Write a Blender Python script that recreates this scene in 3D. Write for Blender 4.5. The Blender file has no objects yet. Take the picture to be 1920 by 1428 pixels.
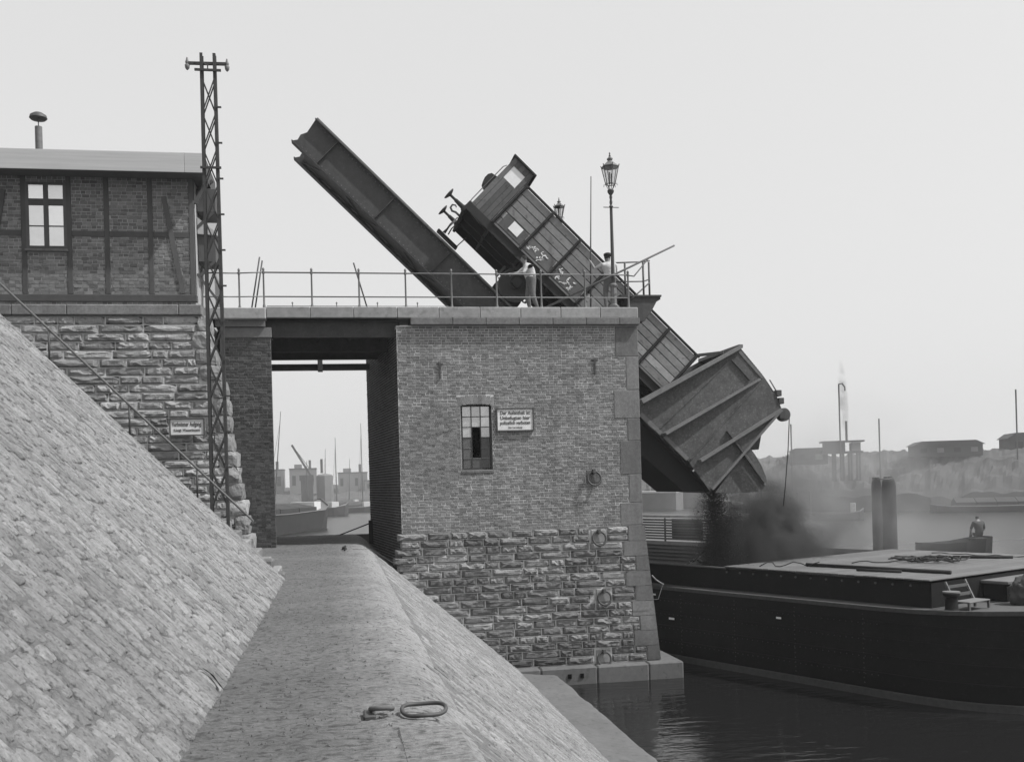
import bpy, bmesh, math, random
from mathutils import Vector, Matrix, noise
R = math.radians
random.seed(7)
sc = bpy.context.scene
COL = sc.collection

# ------------------------------------------------------------------ camera, world, sun, exposure
YAW, ROLL = R(9.73), R(1.6)
fwd = Vector((math.sin(YAW), math.cos(YAW), 0))
r0 = Vector((math.cos(YAW), -math.sin(YAW), 0)); u0 = Vector((0, 0, 1))
rgt = r0*math.cos(ROLL) - u0*math.sin(ROLL)
upv = r0*math.sin(ROLL) + u0*math.cos(ROLL)
cd = bpy.data.cameras.new('camera')
cam = bpy.data.objects.new('camera', cd); COL.objects.link(cam)
cam.matrix_world = Matrix(((rgt.x, upv.x, -fwd.x, 0), (rgt.y, upv.y, -fwd.y, 0), (rgt.z, upv.z, -fwd.z, 1.5), (0, 0, 0, 1)))
cd.sensor_width = 36; cd.lens = 36*1900/1920; cd.shift_y = (905.6-714)/1920
cd.clip_start = 0.05; cd.clip_end = 6000
sc.camera = cam

SUN = Vector((0.56, -0.22, 0.78)).normalized()          # direction towards the sun
wd = bpy.data.worlds.new('World'); sc.world = wd; wd.use_nodes = True
nt = wd.node_tree; nt.nodes.clear()
sky = nt.nodes.new('ShaderNodeTexSky'); sky.sky_type = 'NISHITA'; sky.sun_disc = False
sky.sun_elevation = math.asin(SUN.z); sky.sun_rotation = math.atan2(SUN.x, SUN.y)
sky.air_density = 1.0; sky.dust_density = 6.0; sky.ozone_density = 1.0
bw = nt.nodes.new('ShaderNodeRGBToBW')                   # a black and white photograph: grey sky
mx = nt.nodes.new('ShaderNodeMix'); mx.data_type = 'FLOAT'; mx.inputs[0].default_value = 0.6; mx.inputs[3].default_value = 9.6
bg = nt.nodes.new('ShaderNodeBackground'); bg.inputs[1].default_value = 0.115
wo = nt.nodes.new('ShaderNodeOutputWorld')
L = nt.links.new
L(sky.outputs[0], bw.inputs[0]); L(bw.outputs[0], mx.inputs[2]); L(mx.outputs[0], bg.inputs[0]); L(bg.outputs[0], wo.inputs[0])
sd = bpy.data.lights.new('sun', 'SUN'); sd.energy = 5.0; sd.angle = R(1.2); sd.color = (1, 1, 1)
sun = bpy.data.objects.new('sun', sd); COL.objects.link(sun)
sun.rotation_euler = SUN.to_track_quat('Z', 'Y').to_euler()
sc.view_settings.view_transform = 'Standard'; sc.view_settings.look = 'None'
sc.view_settings.exposure = 0.0; sc.view_settings.gamma = 1.0; sc.view_settings.use_curve_mapping = False
sc.render.engine = 'CYCLES'
sc.cycles.use_denoising = True
sc.cycles.max_bounces = 6; sc.cycles.diffuse_bounces = 3; sc.cycles.glossy_bounces = 3
sc.cycles.transmission_bounces = 4; sc.cycles.transparent_max_bounces = 8; sc.cycles.volume_bounces = 1
sc.cycles.volume_step_rate = 1.0; sc.cycles.volume_max_steps = 256
sc.cycles.use_fast_gi = False

# ------------------------------------------------------------------ helpers
def tag(o, label=None, cat=None, group=None, kind=None):
    if label: o['label'] = label
    if cat: o['category'] = cat
    if group: o['group'] = group
    if kind: o['kind'] = kind
    return o

def thing(name, label, cat, loc=(0, 0, 0), rot=None, group=None):
    o = bpy.data.objects.new(name, None); COL.objects.link(o)
    o.empty_display_size = 0.2; o.location = loc
    if rot: o.rotation_euler = rot
    return tag(o, label, cat, group)

def attach(o, parent, local):
    if parent is None: return
    o.parent = parent
    if not local and parent.type == 'EMPTY':
        o.matrix_parent_inverse = Matrix.Translation(-Vector(parent.location))

class MB:
    def __init__(s): s.v = []; s.f = []; s.m = []
    def add(s, vs, fs, mi=0):
        n = len(s.v); s.v += [tuple(p) for p in vs]
        s.f += [tuple(i+n for i in f) for f in fs]; s.m += [mi]*len(fs); return s
    def box(s, x0, x1, y0, y1, z0, z1, mi=0):
        return s.add([(x0,y0,z0),(x1,y0,z0),(x1,y1,z0),(x0,y1,z0),(x0,y0,z1),(x1,y0,z1),(x1,y1,z1),(x0,y1,z1)],
            [(0,3,2,1),(4,5,6,7),(0,1,5,4),(1,2,6,5),(2,3,7,6),(3,0,4,7)], mi)
    def bbox(s, x0, x1, y0, y1, z0, z1, b=0.01, mi=0):
        """box with chamfered edges"""
        vs = []; c = ((x0+x1)/2, (y0+y1)/2, (z0+z1)/2); h = ((x1-x0)/2, (y1-y0)/2, (z1-z0)/2)
        b = min(b, min(h)*0.8); idx = {}
        for sx in (-1, 1):
            for sy in (-1, 1):
                for sz in (-1, 1):
                    for ax in range(3):
                        p = [h[0]-b, h[1]-b, h[2]-b]; p[ax] = h[ax]
                        idx[(sx, sy, sz, ax)] = len(vs)
                        vs.append((c[0]+sx*p[0], c[1]+sy*p[1], c[2]+sz*p[2]))
        fs = []
        for ax in range(3):
            o = [i for i in range(3) if i != ax]
            for sg in (-1, 1):
                q = []
                for (a_, b_) in ((-1,-1),(1,-1),(1,1),(-1,1)):
                    k = [0,0,0]; k[ax] = sg; k[o[0]] = a_; k[o[1]] = b_; q.append(idx[(k[0],k[1],k[2],ax)])
                fs.append(tuple(q))
        for ax in range(3):
            o = [i for i in range(3) if i != ax]
            for a_ in (-1, 1):
                for b_ in (-1, 1):
                    k0 = [0,0,0]; k1 = [0,0,0]; k0[ax] = -1; k1[ax] = 1
                    k0[o[0]] = k1[o[0]] = a_; k0[o[1]] = k1[o[1]] = b_
                    fs.append((idx[(*k0, o[0])], idx[(*k1, o[0])], idx[(*k1, o[1])], idx[(*k0, o[1])]))
        for sx in (-1, 1):
            for sy in (-1, 1):
                for sz in (-1, 1): fs.append(tuple(idx[(sx,sy,sz,k)] for k in range(3)))
        return s.add(vs, fs, mi)
    def beam(s, p, q, w, h, up=(0, 0, 1), mi=0):
        p = Vector(p); q = Vector(q); d = (q-p).normalized(); u = Vector(up)
        if abs(d.dot(u)) > 0.98: u = Vector((0, 1, 0))
        r = d.cross(u).normalized(); u = r.cross(d)
        c = []
        for e in (p, q):
            for (a_, b_) in ((-1,-1),(1,-1),(1,1),(-1,1)): c.append(e + r*(a_*w/2) + u*(b_*h/2))
        return s.add(c, [(0,1,2,3),(7,6,5,4),(0,4,5,1),(1,5,6,2),(2,6,7,3),(3,7,4,0)], mi)
    def tube(s, pts, r, n=8, closed=False, mi=0):
        pts = [Vector(p) for p in pts]; N = len(pts)
        rr = r if isinstance(r, (list, tuple)) else [r]*N
        prev = None; vs = []
        for i, p in enumerate(pts):
            if closed: d = pts[(i+1) % N] - pts[i-1]
            else: d = pts[min(i+1, N-1)] - pts[max(i-1, 0)]
            d.normalize()
            if prev is None:
                a_ = Vector((0,0,1)) if abs(d.z) < 0.9 else Vector((0,1,0))
                x = d.cross(a_).normalized()
            else:
                x = (prev - d*prev.dot(d)).normalized()
            prev = x; y = d.cross(x)
            for k in range(n):
                t = 2*math.pi*k/n; vs.append(p + x*(math.cos(t)*rr[i]) + y*(math.sin(t)*rr[i]))
        fs = []
        for i in range(N if closed else N-1):
            j = (i+1) % N
            for k in range(n): fs.append((i*n+k, i*n+(k+1) % n, j*n+(k+1) % n, j*n+k))
        if not closed: fs += [tuple(range(n-1, -1, -1)), tuple((N-1)*n+k for k in range(n))]
        return s.add(vs, fs, mi)
    def lathe(s, prof, c, n=16, axis=(0, 0, 1), mi=0):
        ax = Vector(axis).normalized(); a_ = Vector((1,0,0)) if abs(ax.x) < 0.9 else Vector((0,1,0))
        x = ax.cross(a_).normalized(); y = ax.cross(x); c = Vector(c); vs = []
        for (r, z) in prof:
            for k in range(n):
                t = 2*math.pi*k/n; vs.append(c + ax*z + x*(r*math.cos(t)) + y*(r*math.sin(t)))
        fs = []
        for i in range(len(prof)-1):
            for k in range(n): fs.append((i*n+k, i*n+(k+1) % n, (i+1)*n+(k+1) % n, (i+1)*n+k))
        fs += [tuple(range(n-1, -1, -1)), tuple((len(prof)-1)*n+k for k in range(n))]
        return s.add(vs, fs, mi)
    def prism(s, poly, y0, y1, mi=0):
        n = len(poly)
        vs = [(x, y0, z) for x, z in poly] + [(x, y1, z) for x, z in poly]
        fs = [tuple(range(n)), tuple(range(2*n-1, n-1, -1))] + [(i, i+n, (i+1) % n+n, (i+1) % n) for i in range(n)]
        return s.add(vs, fs, mi)
    def zprism(s, poly, z0, z1, mi=0):
        n = len(poly)
        vs = [(x, y, z0) for x, y in poly] + [(x, y, z1) for x, y in poly]
        fs = [tuple(range(n-1, -1, -1)), tuple(range(n, 2*n))] + [(i, (i+1) % n, (i+1) % n+n, i+n) for i in range(n)]
        return s.add(vs, fs, mi)
    def grid(s, fn, nu, nv, mi=0):
        vs = [fn(i/nu, j/nv) for j in range(nv+1) for i in range(nu+1)]
        fs = [(j*(nu+1)+i, j*(nu+1)+i+1, (j+1)*(nu+1)+i+1, (j+1)*(nu+1)+i) for j in range(nv) for i in range(nu)]
        return s.add(vs, fs, mi)
    def mesh(s, name, mats, smooth=False, fix=True):
        me = bpy.data.meshes.new(name); me.from_pydata(s.v, [], s.f)
        for m in (mats if isinstance(mats, (list, tuple)) else [mats]): me.materials.append(m)
        if any(s.m): me.polygons.foreach_set('material_index', s.m)
        if fix:
            b = bmesh.new(); b.from_mesh(me); bmesh.ops.recalc_face_normals(b, faces=b.faces); b.to_mesh(me); b.free()
        if smooth:
            me.polygons.foreach_set('use_smooth', [True]*len(me.polygons))
        me.update(); return me
    def build(s, name, mats, parent=None, smooth=False, local=False, fix=True):
        o = bpy.data.objects.new(name, s.mesh(name, mats, smooth, fix)); COL.objects.link(o)
        attach(o, parent, local); return o

def ob(name, me, parent, loc=(0, 0, 0), scale=(1, 1, 1), rot=None, local=False):
    o = bpy.data.objects.new(name, me); COL.objects.link(o)
    o.location = loc; o.scale = scale
    if rot is not None: o.rotation_euler = rot
    attach(o, parent, local); return o

def autosmooth(o, ang=35):
    me = o.data
    try: me.set_sharp_from_angle(angle=R(ang))
    except Exception: pass
    me.polygons.foreach_set('use_smooth', [True]*len(me.polygons)); return o

# ------------------------------------------------------------------ materials (a grey-scale photograph: every colour is a grey)
MAT = {}
def mat(name, base, var=0.35, scale=6.0, rough=0.9, bump=0.3, bscale=None, dist=0.01, island=0.0, spec=0.3, metal=0.0, stretch=(1, 1, 1),
        spots=0.0, sscale=20.0, spotcol=0.5, streak=0.0, big=0.0, bigscale=0.5, xfade=None, sth=0.60, spots2=0.0, wet=None):
    m = bpy.data.materials.new(name); m.use_nodes = True; t = m.node_tree; N = t.nodes; K = t.links.new
    p = N['Principled BSDF']; p.inputs['Roughness'].default_value = rough; p.inputs['Metallic'].default_value = metal
    p.inputs['Specular IOR Level'].default_value = spec
    geo = N.new('ShaderNodeNewGeometry'); oi = N.new('ShaderNodeObjectInfo')
    mp = N.new('ShaderNodeMapping'); mp.inputs['Scale'].default_value = stretch
    K(geo.outputs['Position'], mp.inputs['Vector'])
    def nz(sc_, det=6, r_=0.6, vec=mp):
        n = N.new('ShaderNodeTexNoise'); n.inputs['Scale'].default_value = sc_; n.inputs['Detail'].default_value = det
        n.inputs['Roughness'].default_value = r_; K(vec.outputs[0], n.inputs['Vector']); return n
    def math_(op, a, b):
        n = N.new('ShaderNodeMath'); n.operation = op
        for i, q in enumerate((a, b)):
            if isinstance(q, (int, float)): n.inputs[i].default_value = q
            else: K(q, n.inputs[i])
        return n.outputs[0]
    n1 = nz(scale, 8, 0.65)
    f = math_('MULTIPLY_ADD', n1.outputs['Fac'], 2*var); f.node.inputs[2].default_value = 1-var
    if big:
        n2 = nz(bigscale, 4, 0.6); g = math_('MULTIPLY_ADD', n2.outputs['Fac'], 2*big); g.node.inputs[2].default_value = 1-big
        f = math_('MULTIPLY', f, g)
    if streak:
        ms = N.new('ShaderNodeMapping'); ms.inputs['Scale'].default_value = (3.0, 3.0, 0.25); K(geo.outputs['Position'], ms.inputs['Vector'])
        n3 = nz(1.6, 5, 0.6, ms); g = math_('MULTIPLY_ADD', n3.outputs['Fac'], 2*streak); g.node.inputs[2].default_value = 1-streak
        f = math_('MULTIPLY', f, g)
    if island:
        a_ = math_('ADD', geo.outputs['Random Per Island'], oi.outputs['Random']); a_ = math_('FRACT', a_, 0)
        g = math_('MULTIPLY_ADD', a_, 2*island); g.node.inputs[2].default_value = 1-island
        f = math_('MULTIPLY', f, g)
    if spots:
        n4 = nz(sscale, 3, 0.5); cr = N.new('ShaderNodeMapRange'); cr.inputs[1].default_value = sth; cr.inputs[2].default_value = sth+.08
        cr.inputs[3].default_value = 1.0; cr.inputs[4].default_value = 1-spots*(1-spotcol)
        K(n4.outputs['Fac'], cr.inputs[0]); f = math_('MULTIPLY', f, cr.outputs[0])
    if spots2:
        n6 = nz(sscale*.38, 6, 0.7); cr = N.new('ShaderNodeMapRange'); cr.inputs[1].default_value = 0.54; cr.inputs[2].default_value = 0.64
        cr.inputs[3].default_value = 1.0; cr.inputs[4].default_value = 1-spots2
        K(n6.outputs['Fac'], cr.inputs[0]); f = math_('MULTIPLY', f, cr.outputs[0])
    if wet:        # tide mark: stone soaked dark near the water line, with a ragged upper edge
        sw = N.new('ShaderNodeSeparateXYZ'); K(geo.outputs['Position'], sw.inputs[0]); n7 = nz(1.3, 5, 0.65)
        g = math_('MULTIPLY_ADD', n7.outputs['Fac'], 1.2); K(sw.outputs[2], g.node.inputs[2])
        wr = N.new('ShaderNodeMapRange'); wr.inputs[1].default_value = wet[0]+.6; wr.inputs[2].default_value = wet[1]+.6; wr.inputs[3].default_value = wet[2]; wr.inputs[4].default_value = 1.0
        K(g, wr.inputs[0]); f = math_('MULTIPLY', f, wr.outputs[0])
    if xfade:      # trodden dirt gives way to cleaner stone chippings towards the shoulder of the path
        sp_ = N.new('ShaderNodeSeparateXYZ'); K(geo.outputs['Position'], sp_.inputs[0]); n5 = nz(2.2, 5, 0.65)
        g = math_('MULTIPLY_ADD', n5.outputs['Fac'], 0.9); K(sp_.outputs[0], g.node.inputs[2])
        xr_ = N.new('ShaderNodeMapRange'); xr_.inputs[1].default_value = xfade[0]+.45; xr_.inputs[2].default_value = xfade[1]+.45; xr_.inputs[3].default_value = 1.0; xr_.inputs[4].default_value = xfade[2]
        K(g, xr_.inputs[0]); f = math_('MULTIPLY', f, xr_.outputs[0])
    c = math_('MULTIPLY', f, base); c = math_('MAXIMUM', c, 0.003)
    cb = N.new('ShaderNodeCombineColor'); K(c, cb.inputs[0]); K(c, cb.inputs[1]); K(c, cb.inputs[2])
    K(cb.outputs[0], p.inputs['Base Color'])
    if bump:
        nb = nz(bscale or scale*4, 8, 0.7); b = N.new('ShaderNodeBump'); b.inputs['Strength'].default_value = bump
        b.inputs['Distance'].default_value = dist; K(nb.outputs['Fac'], b.inputs['Height']); K(b.outputs[0], p.inputs['Normal'])
    MAT[name] = m; return m

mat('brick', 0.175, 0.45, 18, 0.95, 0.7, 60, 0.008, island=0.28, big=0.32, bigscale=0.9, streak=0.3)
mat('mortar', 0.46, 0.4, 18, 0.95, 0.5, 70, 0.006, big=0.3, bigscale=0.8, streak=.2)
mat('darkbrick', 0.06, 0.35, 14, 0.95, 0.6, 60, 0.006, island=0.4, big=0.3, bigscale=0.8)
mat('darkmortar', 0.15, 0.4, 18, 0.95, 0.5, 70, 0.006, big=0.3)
mat('housebrick', 0.145, 0.4, 14, 0.95, 0.6, 60, 0.006, island=0.35, big=0.2)
mat('housemortar', 0.32, 0.4, 18, 0.95, 0.5, 70, 0.006)
mat('rubble', 0.185, 0.5, 9, 0.95, 0.9, 24, 0.03, island=0.42, big=0.3, bigscale=0.7, wet=(-3.4, -2.3, .5), spots=0.5, sscale=8, spotcol=0.4)
mat('palerubble', 0.27, 0.5, 9, 0.95, 0.9, 24, 0.03, island=0.35, big=0.25, bigscale=0.6, spots=0.5, sscale=8, spotcol=0.4)
mat('ashlar', 0.15, 0.6, 14, 0.92, 0.8, 45, 0.02, island=0.2, big=0.3, bigscale=0.9, streak=0.3, wet=(-3.5, -2.3, .5))
mat('coping', 0.26, 0.4, 7, 0.92, 0.5, 40, 0.01, island=0.15, big=0.3, bigscale=0.9, spots=0.4, sscale=5)
mat('slopestone', 0.23, 0.7, 26, 0.95, 1.0, 42, 0.03, island=0.22, big=0.32, bigscale=0.7, spots=0.65, sscale=32, spotcol=0.35, sth=.57, spots2=.3)
mat('slopefill', 0.15, 0.7, 24, 0.95, 1.0, 40, 0.025, big=0.25, bigscale=0.6, spots=0.6, sscale=24, spotcol=0.4, sth=.57, spots2=.3)
mat('dirt', 0.12, 0.75, 22, 0.97, 1.0, 45, 0.025, big=0.35, bigscale=0.7, spots=0.7, sscale=20, spotcol=0.4, sth=.56, spots2=.4, xfade=(-0.15, 0.8, 2.0), stretch=(.7, 1, 1))
mat('ledge', 0.11, 0.35, 7, 0.9, 0.6, 30, 0.015, big=0.3, bigscale=0.6, spots=0.5, sscale=6)
mat('iron', 0.05, 0.45, 12, 0.6, 0.3, 60, 0.003, big=0.3, bigscale=2, spec=0.4)
mat('girder', 0.05, 0.5, 7, 0.7, 0.4, 50, 0.004, big=0.4, bigscale=1.6, spots=0.5, sscale=24, spotcol=1.8, streak=.3)
mat('railiron', 0.14, 0.4, 14, 0.55, 0.2, 60, 0.002, spec=0.4)
mat('mastiron', 0.04, 0.45, 14, 0.7, 0.3, 60, 0.002)
mat('steelplate', 0.078, 0.6, 9, 0.7, 0.5, 40, 0.006, big=0.5, bigscale=1.3, spots=0.6, sscale=18, spotcol=1.7, sth=.57, spots2=.3, streak=0.25)
mat('steelrib', 0.13, 0.5, 9, 0.6, 0.3, 50, 0.003, big=0.3, bigscale=2)
mat('chutedark', 0.012, 0.4, 8, 0.8, 0.4, 40, 0.004)
mat('plank', 0.225, 0.45, 6, 0.85, 0.5, 30, 0.005, island=0.3, big=0.35, bigscale=0.9, spots=0.6, sscale=8, spotcol=.4)
mat('cabwood', 0.105, 0.45, 8, 0.85, 0.5, 30, 0.005, island=0.25, big=0.3, spots=.5, sscale=9, spotcol=.4)
mat('underframe', 0.022, 0.5, 9, 0.8, 0.5, 40, 0.005, big=0.3)
mat('chalk', 0.75, 0.3, 30, 0.95, 0.2)
mat('paper', 0.72, 0.12, 12, 0.9, 0.1)
mat('timber', 0.075, 0.35, 6, 0.9, 0.4, 40, 0.004, island=0.2, stretch=(1, 1, 0.4))
mat('fascia', 0.40, 0.25, 4, 0.9, 0.3, 30, 0.004, stretch=(0.15, 1, 6), island=0.08)
mat('roofing', 0.12, 0.3, 5, 0.9, 0.4)
mat('whitepaint', 0.62, 0.2, 6, 0.85, 0.2, big=0.15, bigscale=3)
mat('ink', 0.05, 0.3, 10, 0.9, 0.0)
mat('lightpane', 0.85, 0.12, 5, 0.16, 0.1, 8, 0.002, island=0.12, spec=0.5, metal=0.7)  # pale metallic colour stands in for sky reflection and daylight through the glass
mat('grimypane', 0.07, 0.5, 9, 0.35, 0.2, 20, 0.002, island=0.3, spec=0.5)
mat('pierpane', 0.55, 0.25, 5, 0.2, 0.1, 8, 0.002, island=0.15, spec=0.5, metal=0.6)  # pale metallic base imitates sky mirrored in the tower's upper panes
mat('windowbar', 0.05, 0.3, 9, 0.8, 0.2)
mat('lampglass', 0.55, 0.15, 8, 0.15, 0.05, 12, 0.002, spec=0.5)
mat('void', 0.006, 0.2, 4, 1.0, 0.0, spec=0.0)
mat('hull', 0.009, 0.5, 4, 0.75, 0.5, 26, 0.006, big=0.4, bigscale=0.9, spots=0.5, sscale=14, spotcol=2.2, spec=0.15)
mat('wale', 0.055, 0.5, 8, 0.9, 0.8, 30, 0.01, big=0.3)
mat('deckboard', 0.105, 0.35, 4, 0.8, 0.4, 40, 0.004, island=0.12, big=0.35, bigscale=0.7, spots=0.4, sscale=4)
mat('darkboard', 0.08, 0.4, 5, 0.85, 0.4, 30, 0.004, island=0.3)
mat('palewood', 0.12, 0.3, 6, 0.8, 0.3, 30, 0.003, island=0.1)
mat('coal', 0.015, 0.6, 20, 0.6, 0.8, 40, 0.02, island=0.5, spec=0.4)
mat('rope', 0.28, 0.3, 40, 0.95, 0.6, 120, 0.003)
mat('darkrope', 0.03, 0.3, 40, 0.95, 0.6, 120, 0.003)
mat('ringiron', 0.10, 0.4, 20, 0.7, 0.4, 60, 0.003)
mat('pile', 0.022, 0.4, 8, 0.9, 0.6, 30, 0.01, stretch=(1, 1, 0.2))
mat('skin', 0.20, 0.2, 10, 0.7, 0.1)
mat('shirt', 0.48, 0.35, 12, 0.95, 0.8, 16, 0.03)
mat('trousers', 0.12, 0.5, 14, 0.95, 0.6, 24, 0.02)
mat('darkcloth', 0.05, 0.3, 12, 0.95, 0.3, 30, 0.01)
mat('hair', 0.02, 0.3, 30, 0.8, 0.3)
mat('farbank', 0.055, 0.4, 0.3, 0.97, 0.0, big=0.3, bigscale=0.05)
mat('farwall', 0.13, 0.3, 0.6, 0.95, 0.0, big=0.2, bigscale=0.1)
mat('farpale', 0.5, 0.25, 0.5, 0.9, 0.0)
mat('fardark', 0.035, 0.4, 0.6, 0.95, 0.0)
mat('yard', 0.12, 0.4, 3, 0.97, 0.4)
# water
m = bpy.data.materials.new('water'); m.use_nodes = True; t = m.node_tree; p = t.nodes['Principled BSDF']
p.inputs['Base Color'].default_value = (0.010, 0.010, 0.010, 1); p.inputs['Roughness'].default_value = 0.06; p.inputs['IOR'].default_value = 1.4
p.inputs['Specular IOR Level'].default_value = 0.5
g_ = t.nodes.new('ShaderNodeNewGeometry'); mp = t.nodes.new('ShaderNodeMapping'); mp.inputs['Scale'].default_value = (0.6, 1.5, 1)
n_ = t.nodes.new('ShaderNodeTexNoise'); n_.inputs['Scale'].default_value = 2.2; n_.inputs['Detail'].default_value = 4; n_.inputs['Distortion'].default_value = 0.4
b_ = t.nodes.new('ShaderNodeBump'); b_.inputs['Strength'].default_value = 0.28; b_.inputs['Distance'].default_value = 0.11
t.links.new(g_.outputs['Position'], mp.inputs[0])
sx_ = t.nodes.new('ShaderNodeSeparateXYZ'); t.links.new(g_.outputs['Position'], sx_.inputs[0]); mr_ = t.nodes.new('ShaderNodeMapRange')   # the open harbour lies calmer than the berth
mr_.inputs[1].default_value = 34; mr_.inputs[2].default_value = 70; mr_.inputs[3].default_value = .22; mr_.inputs[4].default_value = .08
t.links.new(sx_.outputs[1], mr_.inputs[0]); t.links.new(mr_.outputs[0], b_.inputs['Strength'])
mq_ = t.nodes.new('ShaderNodeMapRange'); mq_.inputs[1].default_value = 40; mq_.inputs[2].default_value = 75; mq_.inputs[3].default_value = .06; mq_.inputs[4].default_value = .30
t.links.new(sx_.outputs[1], mq_.inputs[0]); t.links.new(mq_.outputs[0], p.inputs['Roughness'])
t.links.new(mp.outputs[0], n_.inputs['Vector']); t.links.new(n_.outputs['Fac'], b_.inputs['Height']); t.links.new(b_.outputs[0], p.inputs['Normal'])
MAT['water'] = m
def volmat(name, dens, col, aniso=0.2, nscale=None, lo=0.45, hi=0.7, detail=4, fade=None, st=(1, 1, 1)):
    m = bpy.data.materials.new(name); m.use_nodes = True; t = m.node_tree; t.nodes.clear()
    v = t.nodes.new('ShaderNodeVolumePrincipled'); o = t.nodes.new('ShaderNodeOutputMaterial')
    v.inputs['Color'].default_value = (col, col, col, 1); v.inputs['Anisotropy'].default_value = aniso; v.inputs['Density'].default_value = dens
    t.links.new(v.outputs[0], o.inputs['Volume'])
    if nscale:
        g = t.nodes.new('ShaderNodeNewGeometry'); tc = t.nodes.new('ShaderNodeTexCoord')
        n = t.nodes.new('ShaderNodeTexNoise'); n.inputs['Scale'].default_value = nscale; n.inputs['Detail'].default_value = detail
        mq = t.nodes.new('ShaderNodeMapping'); mq.inputs['Scale'].default_value = st; t.links.new(g.outputs['Position'], mq.inputs[0]); t.links.new(mq.outputs[0], n.inputs['Vector'])
        r = t.nodes.new('ShaderNodeMapRange'); r.inputs[1].default_value = lo; r.inputs[2].default_value = hi; r.inputs[3].default_value = 0.05; r.inputs[4].default_value = 1.0
        t.links.new(n.outputs['Fac'], r.inputs[0])
        # soft edge: object coordinates run -1..1 over the cloud's ellipsoid
        ln = t.nodes.new('ShaderNodeVectorMath'); ln.operation = 'LENGTH'; t.links.new(tc.outputs['Object'], ln.inputs[0])
        e = t.nodes.new('ShaderNodeMapRange'); e.inputs[1].default_value = 1.0; e.inputs[2].default_value = fade or 0.4; e.inputs[3].default_value = 0.0; e.inputs[4].default_value = dens
        t.links.new(ln.outputs['Value'], e.inputs[0])
        mu = t.nodes.new('ShaderNodeMath'); mu.operation = 'MULTIPLY'; t.links.new(r.outputs[0], mu.inputs[0]); t.links.new(e.outputs[0], mu.inputs[1])
        t.links.new(mu.outputs[0], v.inputs['Density'])
    MAT[name] = m; return m
# ------------------------------------------------------------------ the setting: water, path, embankment slopes, ledge, yard
WZ = -3.95
def N3(x, y, z=0.0): return noise.noise(Vector((x, y, z)))
def in_frame(p, margin=0.02):
    d = Vector(p) - Vector((0, 0, 1.5)); z = d.dot(fwd)
    if z < 0.5: return False
    u = 960 + 1900*d.dot(rgt)/z; v = 905.6 - 1900*d.dot(upv)/z
    return -1920*margin < u < 1920*(1+margin) and -1428*margin < v < 1428*(1+margin)

water = tag(MB().box(-1500, 1500, -120, 1500, WZ-0.4, WZ).build('water', MAT['water']), kind='structure')

def shoulder(x):
    t = (x-0.6)/0.08
    return -0.875*0.08*math.log1p(math.exp(t)) if t < 30 else -0.875*(x-0.6)
def pathz(x, y):
    return shoulder(x) + 0.018*N3(x*1.7, y*1.3) + 0.013*N3(x*6, y*4.2, 3) + 0.009*abs(N3(x*15, y*13, 5)) + 0.005*N3(x*31, y*31, 6)
def ys(n, y0, y1, p=1.9): return [y0 + (y1-y0)*(i/n)**p for i in range(n+1)]
b = MB(); YS = [-7.0, -5.0, -3.0, -1.5, 0.0] + ys(620, 1.0, 33.2, 1.45); NX = 64
for y in YS:
    xl = -0.98 if y < 17.2 else -0.98-(2.4*min(1, (y-17.2)/0.3))
    for i in range(NX+1):
        x = xl + (0.86-xl)*i/NX
        b.v.append((x, y, pathz(x, y)))
for j in range(len(YS)-1):
    for i in range(NX):
        b.f.append((j*(NX+1)+i, j*(NX+1)+i+1, (j+1)*(NX+1)+i+1, (j+1)*(NX+1)+i)); b.m.append(0)
path = tag(b.build('path', MAT['dirt'], smooth=True, fix=False), kind='structure')

def rock(x, y, s=0.0):
    return 0.022*N3(x*2.3, y*2.1, 9+s) + 0.034*(abs(N3(x*2.6, y*4.4, 2+s))-.25) + 0.012*N3(x*9, y*11, s) + 0.007*N3(x*21, y*25, s) + 0.003*N3(x*45, y*45, s)
b = MB(); NX = 170
for y in YS:
    for i in range(NX+1):
        x = 0.86 + (4.75-0.86)*(i/NX)
        k = min(1, max(0, (x-.86)/.4)); b.v.append((x, y, pathz(x, y) + (rock(x, y)-.008)*k))
for j in range(len(YS)-1):
    for i in range(NX):
        b.f.append((j*(NX+1)+i, j*(NX+1)+i+1, (j+1)*(NX+1)+i+1, (j+1)*(NX+1)+i)); b.m.append(0)
rslope = tag(b.build('right_slope', MAT['slopefill'], smooth=True, fix=False), kind='structure')

def lz(x): return 1.02*(-0.9-x)
b = MB(); YL = [-7.0, -5.0, -3.0, -1.5, 0.0] + ys(460, 1.0, 17.2, 1.35); NX = 260
for y in YL:
    for i in range(NX+1):
        x = -0.9 - 6.3*(i/NX)**1.25
        b.v.append((x, y, lz(x) - 0.006 + .8*rock(x, y, 5.0)))
for j in range(len(YL)-1):
    for i in range(NX):
        b.f.append((j*(NX+1)+i, j*(NX+1)+i+1, (j+1)*(NX+1)+i+1, (j+1)*(NX+1)+i)); b.m.append(0)
lslope = tag(b.build('left_slope', MAT['slopefill'], smooth=True, fix=False), kind='structure')
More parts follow.
